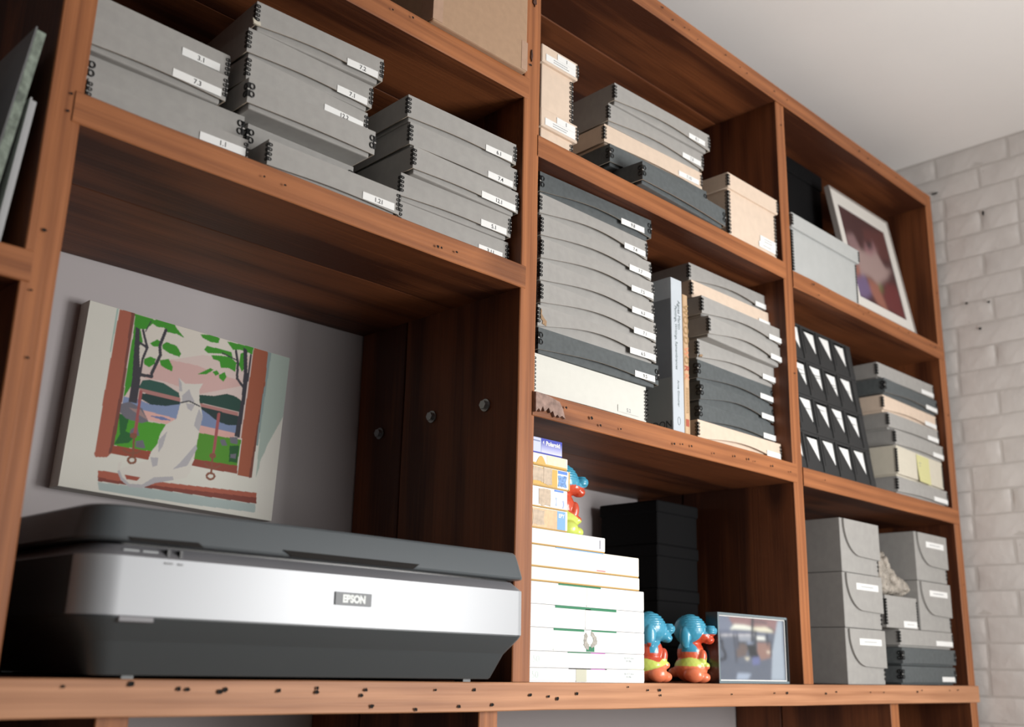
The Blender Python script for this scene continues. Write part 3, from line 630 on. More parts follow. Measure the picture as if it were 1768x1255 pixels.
# framed print leaning back
k_ = math.atan(.17)
t = thing('framed_print', 'white-matted dark red print leaning back in the top right bay', 'picture', (1.146, .004, 2.146), rad(0), 'framed pictures')
tilt = bpy.data.objects.new('frame', None)
bpy.data.objects.remove(tilt)
t.rotation_euler = (-k_, 0, 0)
FRM = mat('thin_frame', (.32, .29, .27), .5); MATB = mat('mat_board', (.66, .64, .60), .85)
W3, H3 = .327, .345
bm = bmesh.new()
add_box(bm, 0, .004, 0, .014, 0, H3); add_box(bm, W3-.004, W3, 0, .014, 0, H3); add_box(bm, .004, W3-.004, 0, .014, 0, .004); add_box(bm, .004, W3-.004, 0, .014, H3-.004, H3); add_box(bm, .003, W3-.003, .006, .013, .003, H3-.003)
link('frame', new_me('frame', bm, FRM), t)
bm = bmesh.new(); a, b_, c_, d_ = .034, W3-.036, .034, H3-.042
add_box(bm, .004, a, .003, .006, .004, H3-.004); add_box(bm, b_, W3-.004, .003, .006, .004, H3-.004); add_box(bm, a, b_, .003, .006, .004, c_); add_box(bm, a, b_, .003, .006, d_, H3-.004)
link('mat_board', new_me('mat_board', bm, MATB), t)
canvas_obj('print', canvas(130, 140, (74, 36, 38), PRINT, .75, 40), b_-a, d_-c_, t, (a, .0055, c_), rough=.5)

# ---- bay 3, middle shelf: four black racks of white papers
kk = math.atan(.125)
for rI in range(4):
    z0 = rI*.0905
    nm = ['bottom', 'second from bottom', 'second from top', 'top'][rI]
    t = thing('paper_rack', 'black card rack holding white papers behind slanted openings, %s of the four' % nm, 'rack', (.832, .012+z0*.124, 1.6965+z0*.9923+.0015), 0, 'black paper racks stacked on the right-hand shelf')
    t.rotation_euler = (-kk, 0, 0)
    Wd, Hh = .358, .0895
    bm = bmesh.new()
    add_box(bm, 0, Wd, 0, .2, 0, .002); add_box(bm, 0, Wd, 0, .2, Hh-.002, Hh); add_box(bm, 0, .002, 0, .2, 0, Hh); add_box(bm, Wd-.002, Wd, 0, .2, 0, Hh); add_box(bm, 0, Wd, .198, .2, 0, Hh)
    link('shell', new_me('shell', bm, RACKB), t)
    p = .0725; zt = .083; zb = .020
    cols = [(.125-p*1+i*p-.001-0.0) for i in range(-1, 5)]
    x0s = [-.020+.0, .0535, .1255, .1975, .2700]
    bm = bmesh.new()
    add_prism(bm, [(0, 0), (Wd, 0), (Wd, zb), (0, zb)], -.0008, .0006)
    add_prism(bm, [(0, zt), (Wd, zt), (Wd, Hh), (0, Hh)], -.0008, .0006)
    xs_ = [x for x in x0s]
    for i, x0 in enumerate(xs_):
        xr = x0+.0545; nx = xs_[i+1] if i+1 < len(xs_) else Wd
        # slanted flap covering the lower left of the opening, and the upright band to the next opening
        if x0 >= 0: add_prism(bm, [(x0, zb), (xr, zb), (x0+.001, zt)], -.0008, .0006)
        else:
            f_ = -x0/.0545; add_prism(bm, [(0, zb), (xr, zb), (0, zb+(zt-zb)*(1-f_))], -.0008, .0006)
        add_prism(bm, [(xr, zb), (nx, zb), (nx, zt), (xr, zt)], .0, .0014)
    link('front', new_me('front', bm, RACKB), t)
    for i, x0 in enumerate(xs_):
        xa = max(.003, x0+.0005)
        pp = box_obj('paper_sheaf', (xa, x0+.0540, .002, .19, .004, zt-.0015-(.003 if (i+rI) % 2 else 0)), PAPER, t)
        box_obj('divider', (x0+.0585, x0+.0597, -.003, .196, .004, Hh-.004), RACKB, t)
        if (i*3+rI) % 3 != 0 or rI == 2:
            bm = bmesh.new(); rr = random.Random(i*7+rI)
            for q in range(rr.randint(1, 2)):
                zz = zt-.012-rr.random()*.022
                add_prism(bm, [(x0+.014, zz), (x0+.030, zz-.003), (x0+.052, zz-.001-.003*rr.random()), (x0+.052, zz-.0035), (x0+.030, zz-.0055), (x0+.014, zz-.002)], .0014, .0018)
            tag(link('pencil_mark', new_me('pencil_mark', bm, FADED), t), kind='stuff')
# ---- bay 3, middle shelf: stack of seven
G6 = 'archival boxes stacked beside the black racks'
ST3 = [(1.262, .023, -.8, .315, 2.029, GREY, 'grey box, top of', 's', .001, .043), (1.264, .008, 1.0, .316, 1.986, DARK, 'slate box, second from top of', 'l', .008, .043),
       (1.262, .014, 1.0, .318, 1.943, CREAM, 'cream box, third from top of', 's', .008, .043), (1.273, .009, -.2, .285, 1.900, GREY, 'grey box under the cream one in', 's', .003, .043),
       (1.284, .000, .9, .288, 1.857, GREY, 'grey box resting on the ivory box in', 's', .004, .043)]
for (x, y, r, w_, z, m, s, cl, bow, hh) in ST3:
    abox(s+' the stack beside the black racks', G6, x, y, r, w_, z, m, h=hh, clip=cl, bow=bow, flare=.002, lx=(.76, .985), lz=.0075, d=.28, lab=' ', ink=FADED)
t = thing('archival_box', 'deep ivory box with a yellow sticky note, in the stack beside the black racks', 'storage box', (1.272, -.006, 1.739), rad(3), G6)
link('base', base_mesh(.296, .28, .068, IVORY), t); link('lid', lid_mesh(.296, .28, .0746, .004, .001, .001, IVORY), t)
put_clips(t, .296, .008, 9, .060, .0019)
NOTE = mat('yellow_sticky_note', (.62, .60, .30), .9)
bm = bmesh.new(); N = 6; vs = []
for i in range(N+1):
    z = .071-.069*i/N; c_ = .0004+.005*(i/N)**2
    vs.append((bm.verts.new((0, -c_, z)), bm.verts.new((.082, -c_*.35, z))))
for i in range(N): bm.faces.new((vs[i][0], vs[i+1][0], vs[i+1][1], vs[i][1]))
nt_ = link('sticky_note', new_me('sticky_note', bm, NOTE), t, (.122, -.001, 0)); tag(nt_, 'pale yellow paper note')
sm = nt_.modifiers.new('thick', 'SOLIDIFY'); sm.thickness = .0003
bm = bmesh.new(); add_box(bm, .012, .026, -.0013, -.0008, .050, .0515); add_box(bm, .014, .02, -.0013, -.0008, .042, .0445); link('scribble', new_me('scribble', bm, FADED), nt_)
abox('grey box at the foot of the stack beside the black racks', G6, 1.278, .000, 1.2, .300, 1.739, GREY, bow=.004, flare=.002, lx=(.70, .985), lz=.008, d=.28, lab=' ', ink=FADED)

# ---- bay 3, bottom shelf
G7 = 'drop-front document boxes on the lower right shelf'
GREYC = mat('grey_box_edge', (.30, .30, .295), .85)
def dropbox(label, x, y, z, h, w_=.170, lab=False):
    t = thing('document_box', label, 'storage box', (x, y, z), 0, G7)
    box_obj('body', (0, w_, 0, .30, 0, h-.0006), GREY, t, bevel=.0012)
    # curved front flap
    pts = [(w_*.06, h-.002)]
    for i in range(11):
        a = PI/2*i/10
        pts.append((w_*(.06+.42*(1-math.cos(a))), h*.92-(h*.60)*math.sin(a)))
    pts += [(w_+.003, h*.30), (w_+.003, h-.002)]
    prism_obj('front_flap', pts, -.0052, -.0010, GREY, t)
    link('corner_clip', clip_mesh(11, h*.85, .0020, True), t, (w_, 0, h*.07))
    if lab:
        l = box_obj('label', (w_*.30, w_*.90, -.0058, -.0052, h*.70, h*.82), PAPER, t)
        bm = bmesh.new(); add_box(bm, w_*.42, w_*.76, -.0062, -.0057, h*.755, h*.768); tag(link('printed_line', new_me('printed_line', bm, FADED), l), kind='stuff')
    return t
for i, (nm, lab) in enumerate((('bottom', True), ('middle', True), ('top', False))):
    dropbox('grey curved-flap document box with %s, %s of the left-hand pile' % ('a white label' if lab else 'no label', nm), .993+.0015*i, .010, 1.2503+i*.1195, .119, lab=lab)
abox('slate box with a white label lying lowest under the right-hand document boxes', G7, 1.249, .010, 0, .292, 1.293, DARK, h=.0425, clip='l', bow=.001, lx=(.72, .97), lz=.008, lab=' ', d=.28)
abox('unlabelled slate box, second from bottom under the right-hand document boxes', G7, 1.252, .008, 0, .292, 1.3345, DARK, h=.041, clip='l', bow=.001, d=.28)
abox('grey box with a white label, directly under the right-hand document boxes', G7, 1.249, .010, 0, .292, 1.3765, GREY, h=.0415, clip='s', bow=.001, lx=(.66, .985), lz=.008, lab=' ', d=.28)
for i, nm in enumerate(('lower', 'upper')):
    dropbox('grey curved-flap document box beside the right-hand post, %s of the pair' % nm, 1.367+.0015*i, .010, 1.377+i*.1195, .119, lab=True)
t = thing('document_box', 'small upright grey box with a white label under the rock', 'storage box', (1.190, .010, 1.377), 0, G7)
box_obj('body', (0, .163, 0, .26, 0, .0735), GREY, t, bevel=.0012)
put_clips(t, .163, .006, 9, .060, .0020)
label_strip(t, .163, .085, .155, .003, .018, None, -.0002, dashes=1)
# rough crystal rock
def lump(parts, vox, smooth_it=2):
    bm = bmesh.new()
    for (c, s, *q) in parts:
        mm = Matrix.Translation(c)
        if q: mm = mm @ q[0]
        mm = mm @ Matrix.Diagonal((s[0], s[1], s[2], 1))
        bmesh.ops.create_icosphere(bm, subdivisions=3, radius=1, matrix=mm)
    me = bpy.data.meshes.new('lump'); bm.to_mesh(me); bm.free()
    o = bpy.data.objects.new('lump', me); C.objects.link(o)
    r = o.modifiers.new('r', 'REMESH'); r.mode = 'VOXEL'; r.voxel_size = vox
    if smooth_it:
        s = o.modifiers.new('s', 'SMOOTH'); s.iterations = smooth_it; s.factor = .5
    out = bpy.data.meshes.new_from_object(o.evaluated_get(bpy.context.evaluated_depsgraph_get()))
    bpy.data.objects.remove(o)
    return out
ROCK = mat('pale_rock', (.36, .325, .28), .55, var=.35, vscale=45, bump=.9, bscale=110)
me = lump([((.030, 0, .045), (.024, .022, .050)), ((.022, 0, .080), (.015, .02, .030)), ((.066, .003, .062), (.016, .02, .036)), ((.052, .003, .040), (.03, .022, .038)), ((.085, 0, .030), (.026, .024, .032)), ((.108, 0, .045), (.010, .012, .017)), ((.120, 0, .022), (.032, .024, .022)), ((.150, 0, .017), (.026, .022, .017)), ((.06, 0, .012), (.06, .024, .012))], .003, 0)
for v in me.vertices:
    p = v.co*70; n = noise.noise(p)*.006+noise.noise(p*2.7)*.0028+abs(noise.noise(p*.5))*.006
    v.co += v.normal*n
mz = min(v.co.z for v in me.vertices)
for v in me.vertices: v.co.z -= mz
me.materials.clear(); me.materials.append(ROCK)
tag(link('rock', me, None, (1.178, .040, 1.4508)), 'rough pale crystalline rock on top of the small upright grey box', 'rock')

# ---- bay 2, bottom shelf: stack of photographic paper boxes
G8 = 'photographic paper boxes stacked beside the middle post'
PW = mat('white_gloss_carton', (.88, .88, .87), .45); PY = mat('cream_worn_carton', (.86, .82, .72), .5, var=.03, vscale=60); PYE = mat('ochre_worn_edge', (.55, .33, .09), .7)
GRN = mat('green_print', (.008, .20, .085), .5); BLU = mat('blue_print', (.10, .25, .70), .5); MAG = mat('magenta_print', (.55, .12, .50), .5); TAPE2 = mat('yellowed_tape', (.60, .60, .48), .35); LBL = mat('light_blue_print', (.20, .42, .72), .5); OCH = mat('ochre_print', (.66, .42, .10), .55); TRN = mat('torn_brown_paper', (.58, .47, .36), .8, var=.15, vscale=120); NVY = mat('deep_blue_print', (.012, .022, .36), .4)
GHOST = mat('faint_grey_print', (.52, .60, .60), .6); GHG = mat('faint_green_print', (.66, .80, .74), .6)
def pbox(label, x, y, z, w_, d, h, m, edge=None, name='paper_box'):
    t = thing(name, label, 'box', (x, y, z), 0, G8)
    box_obj('base', (.0008, w_-.0008, .0008, d-.0008, 0, h*.5), edge or m, t)
    box_obj('lid', (0, w_, 0, d, .0016, h-.0003), m, t, bevel=.0014, seg=2)
    return t
def st(t, nm, x0, x1, z0, z1, m, off=.0004):
    return box_obj(nm, (x0, x1, -off, 0, z0, z1), m, t)
zs_ = [1.2502, 1.2718, 1.2965, 1.3315, 1.3665, 1.4005, 1.4225, 1.4565, 1.4820]
t = pbox('white photographic paper box with size print and tape, bottom of the stack', .003, .004, zs_[0], .279, .24, .0214, PW)
st(t, 'tape', .105, .130, .001, .0205, TAPE2); st(t, 'printed_band', .088, .18, .0198, .0209, BLACKM); st(t, 'magenta_band', .140, .175, .0198, .0209, MAG, .0005)
text('20.3×25.4cm\n8×10in', .0048, GHOST, t, .237, -.0002, .0115)
text('50', .015, GHG, t, .012, -.0002, .0105)
t = pbox('white photographic paper box with size print, second from bottom of the stack', .003, .004, zs_[1], .279, .24, .0245, PW)
st(t, 'printed_band', .085, .14, .0228, .0241, GRN); st(t, 'magenta_band', .140, .176, .0228, .0241, MAG)
text('20.3×25.4cm\n8×10in', .0048, GHOST, t, .237, -.0002, .015); text('50', .015, GHG, t, .014, -.0002, .012)
t = pbox('white paper box with a torn round sticker and green tab, third from bottom', .003, .004, zs_[2], .280, .24, .0348, PW)
st(t, 'printed_band', .052, .124, .0312, .0345, GRN); st(t, 'printed_band', .142, .205, .0322, .0345, GRN); st(t, 'green_tab', .129, .149, .001, .009, GRN)
st(t, 'printed_area', .052, .205, .001, .0325, mat('pale_green_area', (.80, .88, .84), .5), .0002)
bm = bmesh.new()
for i in range(14):
    if i in (3, 4, 10): continue
    a0, a1 = 2*PI*i/14, 2*PI*(i+1)/14; r0, r1 = .008, .0165+.002*math.sin(i*5)
    add_prism(bm, [(.138+r0*math.cos(a0), .019+r0*.9*math.sin(a0)), (.138+r1*math.cos(a0), .019+r1*.9*math.sin(a0)), (.138+r1*math.cos(a1), .019+r1*.9*math.sin(a1)), (.138+r0*math.cos(a1), .019+r0*.9*math.sin(a1))], -.0008, -.0003)
link('torn_sticker', new_me('torn_sticker', bm, mat('torn_sticker_paper', (.42, .40, .36), .8, var=.3, vscale=300)), t)
t = pbox('white paper box with green line under its lid, fourth from bottom', .003, .004, zs_[3], .280, .24, .0348, PW)
st(t, 'printed_band', .055, .205, .0305, .0345, GRN); st(t, 'tape', .127, .140, .001, .032, mat('clear_white_tape', (.76, .79, .76), .3))
t = pbox('white paper box directly under the two cream-edged ones, fifth from bottom', .003, .004, zs_[4], .280, .24, .0338, PW)
st(t, 'printed_band', .062, .165, .0308, .0333, GRN); st(t, 'tape', .130, .139, .001, .031, mat('clear_white_tape_b', (.80, .82, .78), .3))
t = pbox('thin cream paper box with worn ochre edges under the blue-edged one', .003, .004, zs_[5], .268, .24, .0218, PY, PYE)
t = pbox('deeper cream paper box with a blue line and scuffed right end', .003, .004, zs_[6], .267, .24, .0338, PY, PYE)
st(t, 'printed_band', .055, .172, .0318, .0333, LBL); st(t, 'red_print', .155, .177, .0035, .0048, mat('red_print', (.6, .08, .1), .5))
t = pbox('short white paper box carrying the small film boxes', .003, .004, zs_[7], .177, .24, .0253, PW, PYE)
st(t, 'pen_mark', .1625, .164, .006, .020, mat('blue_black_pen', (.12, .12, .2), .6))
zz = 1.4822
fs = [('small tan film box with EPY in a blue panel, lowest of the small boxes', .085, .0335), ('small white film box with torn tape, second of the small boxes from below', .084, .0330), ('small ochre film box with a ragged blue label', .089, .0325), ('thin small ochre film box under the blue one', .084, .0200)]
fob = []
for (s, w_, h) in fs:
    t = pbox(s, .003, .006, zz, w_, .12, h, PY if 'white' not in s else PW, PYE, name='film_box'); fob.append((t, w_, h)); zz += h+.0002
def rag(t, nm, x0, x1, z0, z1, m, seed, off=.0006):
    r_ = random.Random(seed); n = 7; L = [(x0+(x1-x0)*i/n, z0+r_.uniform(0, .0025)) for i in range(n+1)]+[(x1+r_.uniform(-.003, .003), z0+(z1-z0)*.5)]+[(x1-(x1-x0)*i/n, z1-r_.uniform(0, .002)) for i in range(n+1)]+[(x0+r_.uniform(-.002, .002), z0+(z1-z0)*.5)]
    return prism_obj(nm, L, -off, 0, m, t)
t, w_, h = fob[0]; tan = mat('tan_film_box', (.72, .50, .30), .6, var=.12, vscale=100); st(t, 'tan_face', .002, w_*.70, .002, h-.002, tan, .0003); st(t, 'blue_panel', w_*.70, w_*.93, .002, h-.002, LBL); text('EPY', .0085, PAPER, t, w_*.815, -.0005, h*.72, bold=.0003); rag(t, 'torn_paper', .002, .030, .004, h-.004, TRN, 1)
t, w_, h = fob[1]; rag(t, 'torn_paper', .016, .043, .002, h-.002, TRN, 2); st(t, 'blue_print', w_*.62, w_*.88, h-.0045, h-.0015, BLU); rag(t, 'blue_scuff', w_*.66, w_*.70, .005, h*.6, mat('blue_scuff', (.45, .58, .85), .6), 3, .0004); rag(t, 'blue_scuff', w_*.86, w_*.89, .003, h*.5, mat('blue_scuff_b', (.40, .5, .85), .6), 4, .0004)
t, w_, h = fob[2]; st(t, 'ochre_face', .002, w_*.66, .002, h-.002, OCH, .0003); rag(t, 'torn_paper', .002, .026, .006, h-.002, TRN, 5); rag(t, 'torn_paper', .026, .046, .003, h-.001, TRN, 6, .0009); st(t, 'blue_panel', w_*.68, w_*.93, h-.007, h-.002, BLU); rag(t, 'blue_label', w_*.68, w_*.92, .004, h-.009, mat('scuffed_blue', (.16, .32, .78), .5, var=.6, vscale=260), 7); st(t, 'ochre_edge', w_*.97, w_, .001, h-.001, OCH)
t, w_, h = fob[3]; st(t, 'pale_face', w_*.40, w_*.96, .002, h-.0015, mat('pale_ochre', (.84, .74, .54), .6, var=.1, vscale=160), .0003)
bm = bmesh.new(); add_prism(bm, [(.008+.024*i/8, .002+.014*math.sin(PI*i/8)) for i in range(9)], -.0006, 0); link('ochre_arc', new_me('ochre_arc', bm, OCH), t); st(t, 'ochre_face', .002, w_*.97, .0015, .004, OCH, .0004)
# blue instant-film carton on top
GRAD = NVY
t = thing('instant_film_carton', 'blue and white instant-film carton on top of the small film boxes', 'box', (.003, .010, zz), rad(-1), G8)
BW = mat('blue_white_carton', (.55, .60, .85), .4)
box_obj('wrapper', (0, .073, 0, .09, 0, .0265), BW, t, bevel=.0012)
box_obj('deep_blue_edge', (.0005, .0725, -.0003, 0, .0005, .0025), NVY, t)
m_ = bpy.data.materials.new('blue_fade_print'); m_.use_nodes = True; nt = m_.node_tree; tc = nt.nodes.new('ShaderNodeTexCoord'); sp = nt.nodes.new('ShaderNodeSeparateXYZ'); rp = nt.nodes.new('ShaderNodeMapRange'); cr = nt.nodes.new('ShaderNodeValToRGB')
nt.links.new(tc.outputs['Object'], sp.inputs[0]); nt.links.new(sp.outputs['Z'], rp.inputs['Value']); rp.inputs['From Min'].default_value = .004; rp.inputs['From Max'].default_value = .022; nt.links.new(rp.outputs[0], cr.inputs['Fac'])
cr.color_ramp.elements[0].color = (.60, .62, .85, 1); cr.color_ramp.elements[1].color = (.03, .05, .45, 1); nt.links.new(cr.outputs['Color'], nt.nodes['Principled BSDF'].inputs['Base Color'])
box_obj('blue_panel', (.0235, .0722, -.0004, 0, .0025, .0260), m_, t)
text('Polaroid', .0098, PAPER, t, .0505, -.0006, .0185, bold=.00035)
prism_obj('arrow_mark', [(.0265, .0195), (.0295, .0228), (.0295, .0162)], -.0007, -.0003, PAPER, t)
bm = bmesh.new(); add_box(bm, .002, .021, -.0006, 0, .0195, .0215); tag(link('printed_line', new_me('printed_line', bm, mat('grey_blue_print', (.22, .26, .40), .6)), t), kind='stuff')

# ---- dipped rubber animal figurines
TOYM = bpy.data.materials.new('dipped_paint'); TOYM.use_nodes = True
nt = TOYM.node_tree; a_ = nt.nodes.new('ShaderNodeAttribute'); a_.attribute_name = 'dip'
nt.links.new(a_.outputs['Color'], nt.nodes['Principled BSDF'].inputs['Base Color']); nt.nodes['Principled BSDF'].inputs['Roughness'].default_value = .3; nt.nodes['Principled BSDF'].inputs['Coat Weight'].default_value = .3
def toy_body():
    Ry = lambda a: Matrix.Rotation(rad(a), 4, 'Y')
    P = [((0, 0, .026), (.031, .030, .026)), ((0, 0, .052), (.025, .024, .028)), ((.002, 0, .072), (.018, .018, .016)),          # haunches, belly, neck
         ((0, 0, .094), (.031, .029, .029)),                                                                                  # head
         ((.020, 0, .084), (.019, .018, .013)), ((.033, 0, .077), (.011, .013, .008)),                                           # muzzle, lower lip
         ((.037, 0, .0935), (.0125, .0145, .0105)), ((.026, 0, .093), (.014, .010, .008)),                                       # bulbous nose and bridge
         ((-.008, -.026, .080), (.010, .006, .020)), ((-.008, .026, .080), (.010, .006, .020)),                                   # drooping ears
         ((.020, -.016, .010), (.016, .012, .010)), ((.020, .016, .010), (.016, .012, .010)),                                     # hind feet
         ((.006, -.025, .014), (.018, .012, .014)), ((.006, .025, .014), (.018, .012, .014)),
         ((.020, -.013, .042), (.009, .007, .018), Ry(12)), ((.020, .013, .042), (.009, .007, .018), Ry(12)),                     # arms on the belly
         ((.027, -.010, .030), (.008, .007, .007)), ((.027, .010, .030), (.008, .007, .007)),
         ((-.030, 0, .018), (.012, .009, .009))]
    return lump(P, .0014, 3)
TOYB = toy_body()
mz = min(v.co.z for v in TOYB.vertices); ztop = max(v.co.z for v in TOYB.vertices)
for v in TOYB.vertices: v.co.z -= mz
for v in TOYB.vertices:                                   # wrinkled brow and ribbed nose
    if v.co.z > .092 and v.co.x > -.005: v.co += v.normal*.0006*math.sin(v.co.z*1500)*min(1, (v.co.z-.092)*120)
    if v.co.x > .034 and v.co.z < .097: v.co += v.normal*.0005*math.sin(math.atan2(v.co.y, v.co.z-.09)*14)
TOYB.materials.clear(); TOYB.materials.append(TOYM)
for p in TOYB.polygons: p.use_smooth = True
BLUEC, REDC, YELC, CORC = (.055, .33, .50), (.62, .075, .030), (.62, .72, .14), (.85, .22, .10)
def toy(label, loc, rz, scheme, sc_=1.0):
    me = TOYB.copy(); n = len(me.vertices); col = np.ones((n, 4))
    for i, v in enumerate(me.vertices):
        x, y, z = v.co; c = CORC; wv_ = .003*math.sin(x*160+y*90)
        if scheme == 0:
            c = BLUEC if (z > .064+wv_ or (y < 0 and z > .05 and abs(x-.0) < .008)) else REDC if z > .038+wv_ and not (x > .015 and y > 0 and z > .02) else YELC if z > .024+(x*.3) else CORC
            if x < -.020 and z > .06 and z < .085: c = REDC
        elif scheme == 1:
            c = BLUEC if z > .087 or (y < -.018 and z > .055) or (x < .006 and z > .060 and y < 0) else REDC if z > .062 else (.74, .14, .06) if z > .036+.5*abs(y+.006) else YELC if z > .029 else CORC
            if y > .012 and z > .035 and x > .0: c = BLUEC
        else:
            c = BLUEC if z > .085+wv_*.4 else REDC if z > .046-x*.5 else YELC
            if x < -.03: c = CORC
        col[i, :3] = c
    ca = me.color_attributes.new('dip', 'FLOAT_COLOR', 'POINT'); ca.data.foreach_set('color', col.ravel())
    t = thing('animal_figurine', label, 'figurine', loc, rz, 'dipped rubber animal figurines')
    t.scale = (sc_, sc_, sc_)
    link('body', me, t)
    for s in (-1, 1):
        bm = bmesh.new(); bmesh.ops.create_uvsphere(bm, u_segments=10, v_segments=6, radius=.0035, matrix=Matrix.Translation((.0245, s*.008, .1035-mz)))
        link('eye', new_me('eye', bm, BLUM, smooth=True), t)
    return t
BLUM = mat('blue_rubber', BLUEC, .3, coat=.3)
ts = .122/(ztop-mz)
toy('blue-headed figurine with red belly and yellow haunches, touching the white paper boxes', (.368, .060, 1.2503), rad(-30), 0, ts)
toy('blue-headed figurine with orange-red snout between its twin and the small framed photo', (.476, .048, 1.2503), rad(-58), 1, ts)
toy('blue-capped red figurine with pale yellow-green base on top of the white paper boxes', (.146, .078, 1.4822), rad(-28), 2, ts*1.06)

# ---- small framed photograph
t = thing('framed_photo', 'small black-framed photo of chairs and a table beside the figurines', 'picture', (.506, .008, 1.2503), 0, 'framed pictures')
FRB = mat('glossy_black_frame', (.02, .022, .024), .25); FRS = mat('bluish_frame_lip', (.30, .38, .42), .25, metal=.6)
W2, H2 = .247, .128
bm = bmesh.new(); e = .0048
add_box(bm, 0, e, 0, .026, 0, H2, bevel=.0006); add_box(bm, W2-e, W2, 0, .026, 0, H2, bevel=.0006); add_box(bm, e, W2-e, 0, .026, 0, e, bevel=.0006); add_box(bm, e, W2-e, 0, .026, H2-e, H2, bevel=.0006); add_box(bm, .003, W2-.003, .020, .025, .003, H2-.003)
link('frame', new_me('frame', bm, FRB), t)
bm = bmesh.new(); f0 = .0009
add_box(bm, .0005, e, -f0, 0, .0005, H2-.0005); add_box(bm, e, W2-e, -f0, 0, H2-e, H2-.0005); add_box(bm, e, W2-e, -f0, 0, .0005, e); 
link('frame_lip', new_me('frame_lip', bm, FRS), t)
bm = bmesh.new(); q = .0022
add_box(bm, e, e+q, .004, .006, e, H2-e); add_box(bm, W2-e-q, W2-e, .004, .006, e, H2-e); add_box(bm, e+q, W2-e-q, .004, .006, e, e+q); add_box(bm, e+q, W2-e-q, .004, .006, H2-e-q, H2-e)
link('white_liner', new_me('white_liner', bm, PAPER), t)
canvas_obj('photograph', canvas(190, 130, (100, 110, 126), CHAIR, .95, 22, .7), W2-2*e, H2-2*e, t, (e, .0062, e), rough=.35)
gm = bpy.data.materials.new('frame_glass'); gm.use_nodes = True; nt = gm.node_tree; nt.nodes.remove(nt.nodes['Principled BSDF'])
tr = nt.nodes.new('ShaderNodeBsdfTransparent'); gl = nt.nodes.new('ShaderNodeBsdfGlossy'); gl.inputs['Roughness'].default_value = .05; mxs = nt.nodes.new('ShaderNodeMixShader')
mxs.inputs[0].default_value = .06; nt.links.new(tr.outputs[0], mxs.inputs[1]); nt.links.new(gl.outputs[0], mxs.inputs[2]); nt.links.new(mxs.outputs[0], nt.nodes['Material Output'].inputs[0])
box_obj('glass', (e, W2-e, .0022, .0034, e, H2-e), gm, t)

# ---- black boxes in the back of the bottom middle bay
for i in range(4):
    t = thing('storage_box', 'matt black box at the back of the bottom bay, %s of four' % ('bottom', 'second from bottom', 'second from top', 'top')[i], 'box', (.622+.001*i, .232, 1.2504+.0930*i), 0, 'black boxes at the back of the bottom middle bay')
    box_obj('body', (.003, .147, .003, .160, 0, .070), BLACKB, t, bevel=.002); box_obj('lid', (0, .150, 0, .163, .066, .0926), BLACKB, t, bevel=.003)

# ---- cardboard carton on the top left shelf
t = thing('carton', 'brown cardboard carton with taped corners on the top shelf', 'box', (-.258, -.010, 2.2532), 0)
box_obj('carton_body', (0, .214, 0, .36, 0, .27), CARTON, t, bevel=.003, seg=2)
box_obj('tape', (-.0004, .020, -.0006, .0002, .003, .20), TAPE, t)
box_obj('tape', (.200, .2144, -.0006, .0002, .003, .058), TAPE, t)
box_obj('tape', (-.0006, .0002, -.0004, .030, .003, .20), TAPE, t)

# ---- panels leaning in the far left bay
PANG = mat('grey_panel_face', (.16, .165, .17), .4, var=.15, vscale=12); PANE = mat('greenish_textured_edge', (.20, .24, .20), .7, var=.6, vscale=70, bump=.8, bscale=150); PANW = mat('white_panel_edge', (.42, .43, .44), .7)
def panel(label, xb, xt, y, z0, z1, th, d, mf, me_, name):
    t = thing(name, label, 'panel', (xb, y, z0), 0, 'art panels leaning in the far left bay')
    L = math.hypot(xt-xb, z1-z0); t.rotation_euler = (0, math.atan2(xt-xb, z1-z0), 0)
    box_obj('panel_board', (-th, 0, 0, d, 0, L), me_, t, bevel=.0006)
    box_obj('panel_face', (-th-.002, -th, -.001, d, 0, L+.002), mf, t)
panel('tall grey art panel with a green textured edge leaning in the far left bay', -.854, -.823, .000, 1.7012, 1.962, .011, .30, PANG, PANE, 'art_panel')
panel('shorter white-edged art panel nearest the left post', -.834, -.8195, .006, 1.7012, 1.878, .006, .26, PANW, PANW, 'art_panel')
_ = [panel('third art panel, furthest left and mostly out of sight, in the far left bay', -.905, -.878, .012, 1.7012, 1.94, .010, .28, PANG, PANW, 'art_panel')]

# ---- painting of a white cat on the wall
t = thing('painting', 'canvas painting of a white cat at a window, above the scanner', 'painting', (-.584, .388, 1.507), 0)
t.rotation_euler = (0, rad(1.9), 0)
PWd, PHt = .361, .286
CANV = mat('canvas_side', (.52, .50, .46), .9, bump=.3, bscale=500)
box_obj('stretched_canvas', (0, PWd, 0, .031, 0, PHt), CANV, t, bevel=.0015, seg=2)
canvas_obj('painted_image', canvas(400, 320, (206, 205, 196), PAINTING, 1.0, 1, .79), PWd-.002, PHt-.002, t, (.001, -.0003, .001), rough=.75, weave=.15)

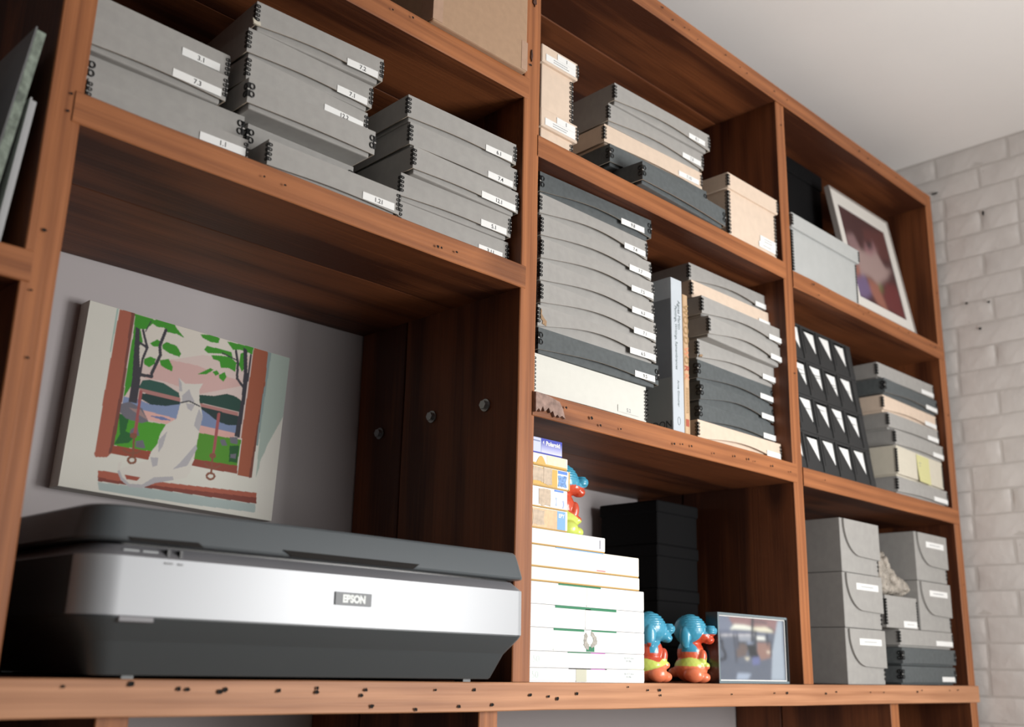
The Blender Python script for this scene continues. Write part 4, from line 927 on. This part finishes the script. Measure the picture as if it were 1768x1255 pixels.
# ---- flatbed scanner
SDK = mat('scanner_dark_plastic', (.060, .070, .076), .38, bump=.08, bscale=1500); SLD = mat('scanner_lid_plastic', (.085, .10, .11), .4, bump=.08, bscale=1500)
SSV = mat('scanner_silver', (.44, .46, .485), .38, metal=.15); SBV = mat('scanner_bevel_grey', (.20, .20, .215), .4)
t = thing('flatbed_scanner', 'large black and silver flatbed scanner on the bottom shelf', 'scanner', (-.392, .178, 1.25), 0)
def loft(name, levels, mats, parent, mi_f=None, rl=.042, rr=.016, top=True):
    """levels: (z, inset, material) of a rounded rectangle 0.656 x 0.458"""
    bm = bmesh.new(); rings = []
    for (z, ins, *_m) in levels:
        hx, hy = .328-ins, .229-ins; pts = []
        for (cx, cy, a0, r) in ((hx, -hy, -90, rr), (hx, hy, 0, .02), (-hx, hy, 90, .02), (-hx, -hy, 180, rl)):
            r = max(.004, r-ins*.5)
            ccx = cx-math.copysign(r, cx); ccy = cy-math.copysign(r, cy)
            for i in range(9):
                a = rad(a0+90*i/8); pts.append(bm.verts.new((ccx+r*math.cos(a), ccy+r*math.sin(a), z)))
        rings.append(pts)
    n = len(rings[0])
    for k in range(len(rings)-1):
        for i in range(n):
            f = bm.faces.new((rings[k][i], rings[k][(i+1) % n], rings[k+1][(i+1) % n], rings[k+1][i])); f.material_index = levels[k][2] if len(levels[k]) > 2 else 0; f.smooth = True
    bm.faces.new(rings[0][::-1]); f = bm.faces.new(rings[-1]); f.material_index = levels[-1][2] if len(levels[-1]) > 2 else 0
    me = new_me(name, bm, mats); me.set_sharp_from_angle(angle=rad(25))
    return link(name, me, parent)
loft('lower_body', [(.004, .036), (.006, .034), (.038, .021), (.0405, .019), (.060, .003), (.0635, .001), (.0650, .001)], SDK, t)
sb = loft('silver_band', [(.0652, .0, 0), (.1270, .0005, 1), (.1395, .014, 1)], [SSV, SBV, SDK], t)
for p in sb.data.polygons:
    if p.normal.y > -.25 and p.material_index == 0 and p.center.x < 0: p.material_index = 2  # shading of the left side put into its material, dark instead of silver
loft('glass_bed', [(.1396, .018), (.1425, .018)], BLACKM, t)
ld = loft('scanner_lid', [(.1426, .004), (.1436, .001), (.1460, .0), (.1700, .006), (.1790, .009), (.1815, .0115), (.1825, .016)], SLD, t)
prism_obj('handle_recess', [(-.098, .1435), (-.080, .1375+.0), (.110, .1375), (.122, .1485), (-.070, .1485)], -.2285, -.20, BLACKM, t) if False else None
bm = bmesh.new(); add_prism(bm, [(-.090, .1500), (-.078, .1430), (.112, .1430), (.122, .1500)], -.2302, -.20)
link('handle_recess', new_me('handle_recess', bm, HOLE), ld)
bm = bmesh.new(); add_prism(bm, [(-.285, .1470), (-.280, .1430), (-.195, .1430), (-.202, .1480)], -.2300, -.20)
link('handle_recess', new_me('handle_recess', bm, HOLE), ld)
bd = box_obj('brand_badge', (-.0285, .0275, -.2305, -.2288, .0895, .1055), mat('badge_grey', (.055, .065, .075), .4), t, (.018, 0, .001))
text('EPSON', .0125, mat('badge_lettering', (.75, .80, .78), .4), bd, .0, -.2307, .0972, bold=.0007, sx=.92)
for i, x in enumerate((-.285, -.263)): box_obj('button', (x, x+.018, -.2225, -.2190, .1310, .1345), mat('button_%d' % i, (.30, .32, .33), .3), t)
for x in (-.236, -.221): box_obj('indicator', (x, x+.0035, -.2260, -.2190, .1290, .1375), BLACKM, t)
bm = bmesh.new(); add_box(bm, -.240, -.230, -.2296, -.2288, .1215, .1232); add_box(bm, -.224, -.218, -.2296, -.2288, .1212, .1230); tag(link('printed_line', new_me('printed_line', bm, FADED), t), kind='stuff')
box_obj('front_latch', (-.285, -.245, -.2295, -.222, .0585, .0650), SBV, t, bevel=.001)
for x in (-.25, .255):
    for y in (-.17, .17): box_obj('foot', (x, x+.014, y-.009, y+.009, 0, .0045), mat('foot_grey', (.25, .27, .28), .4), t)
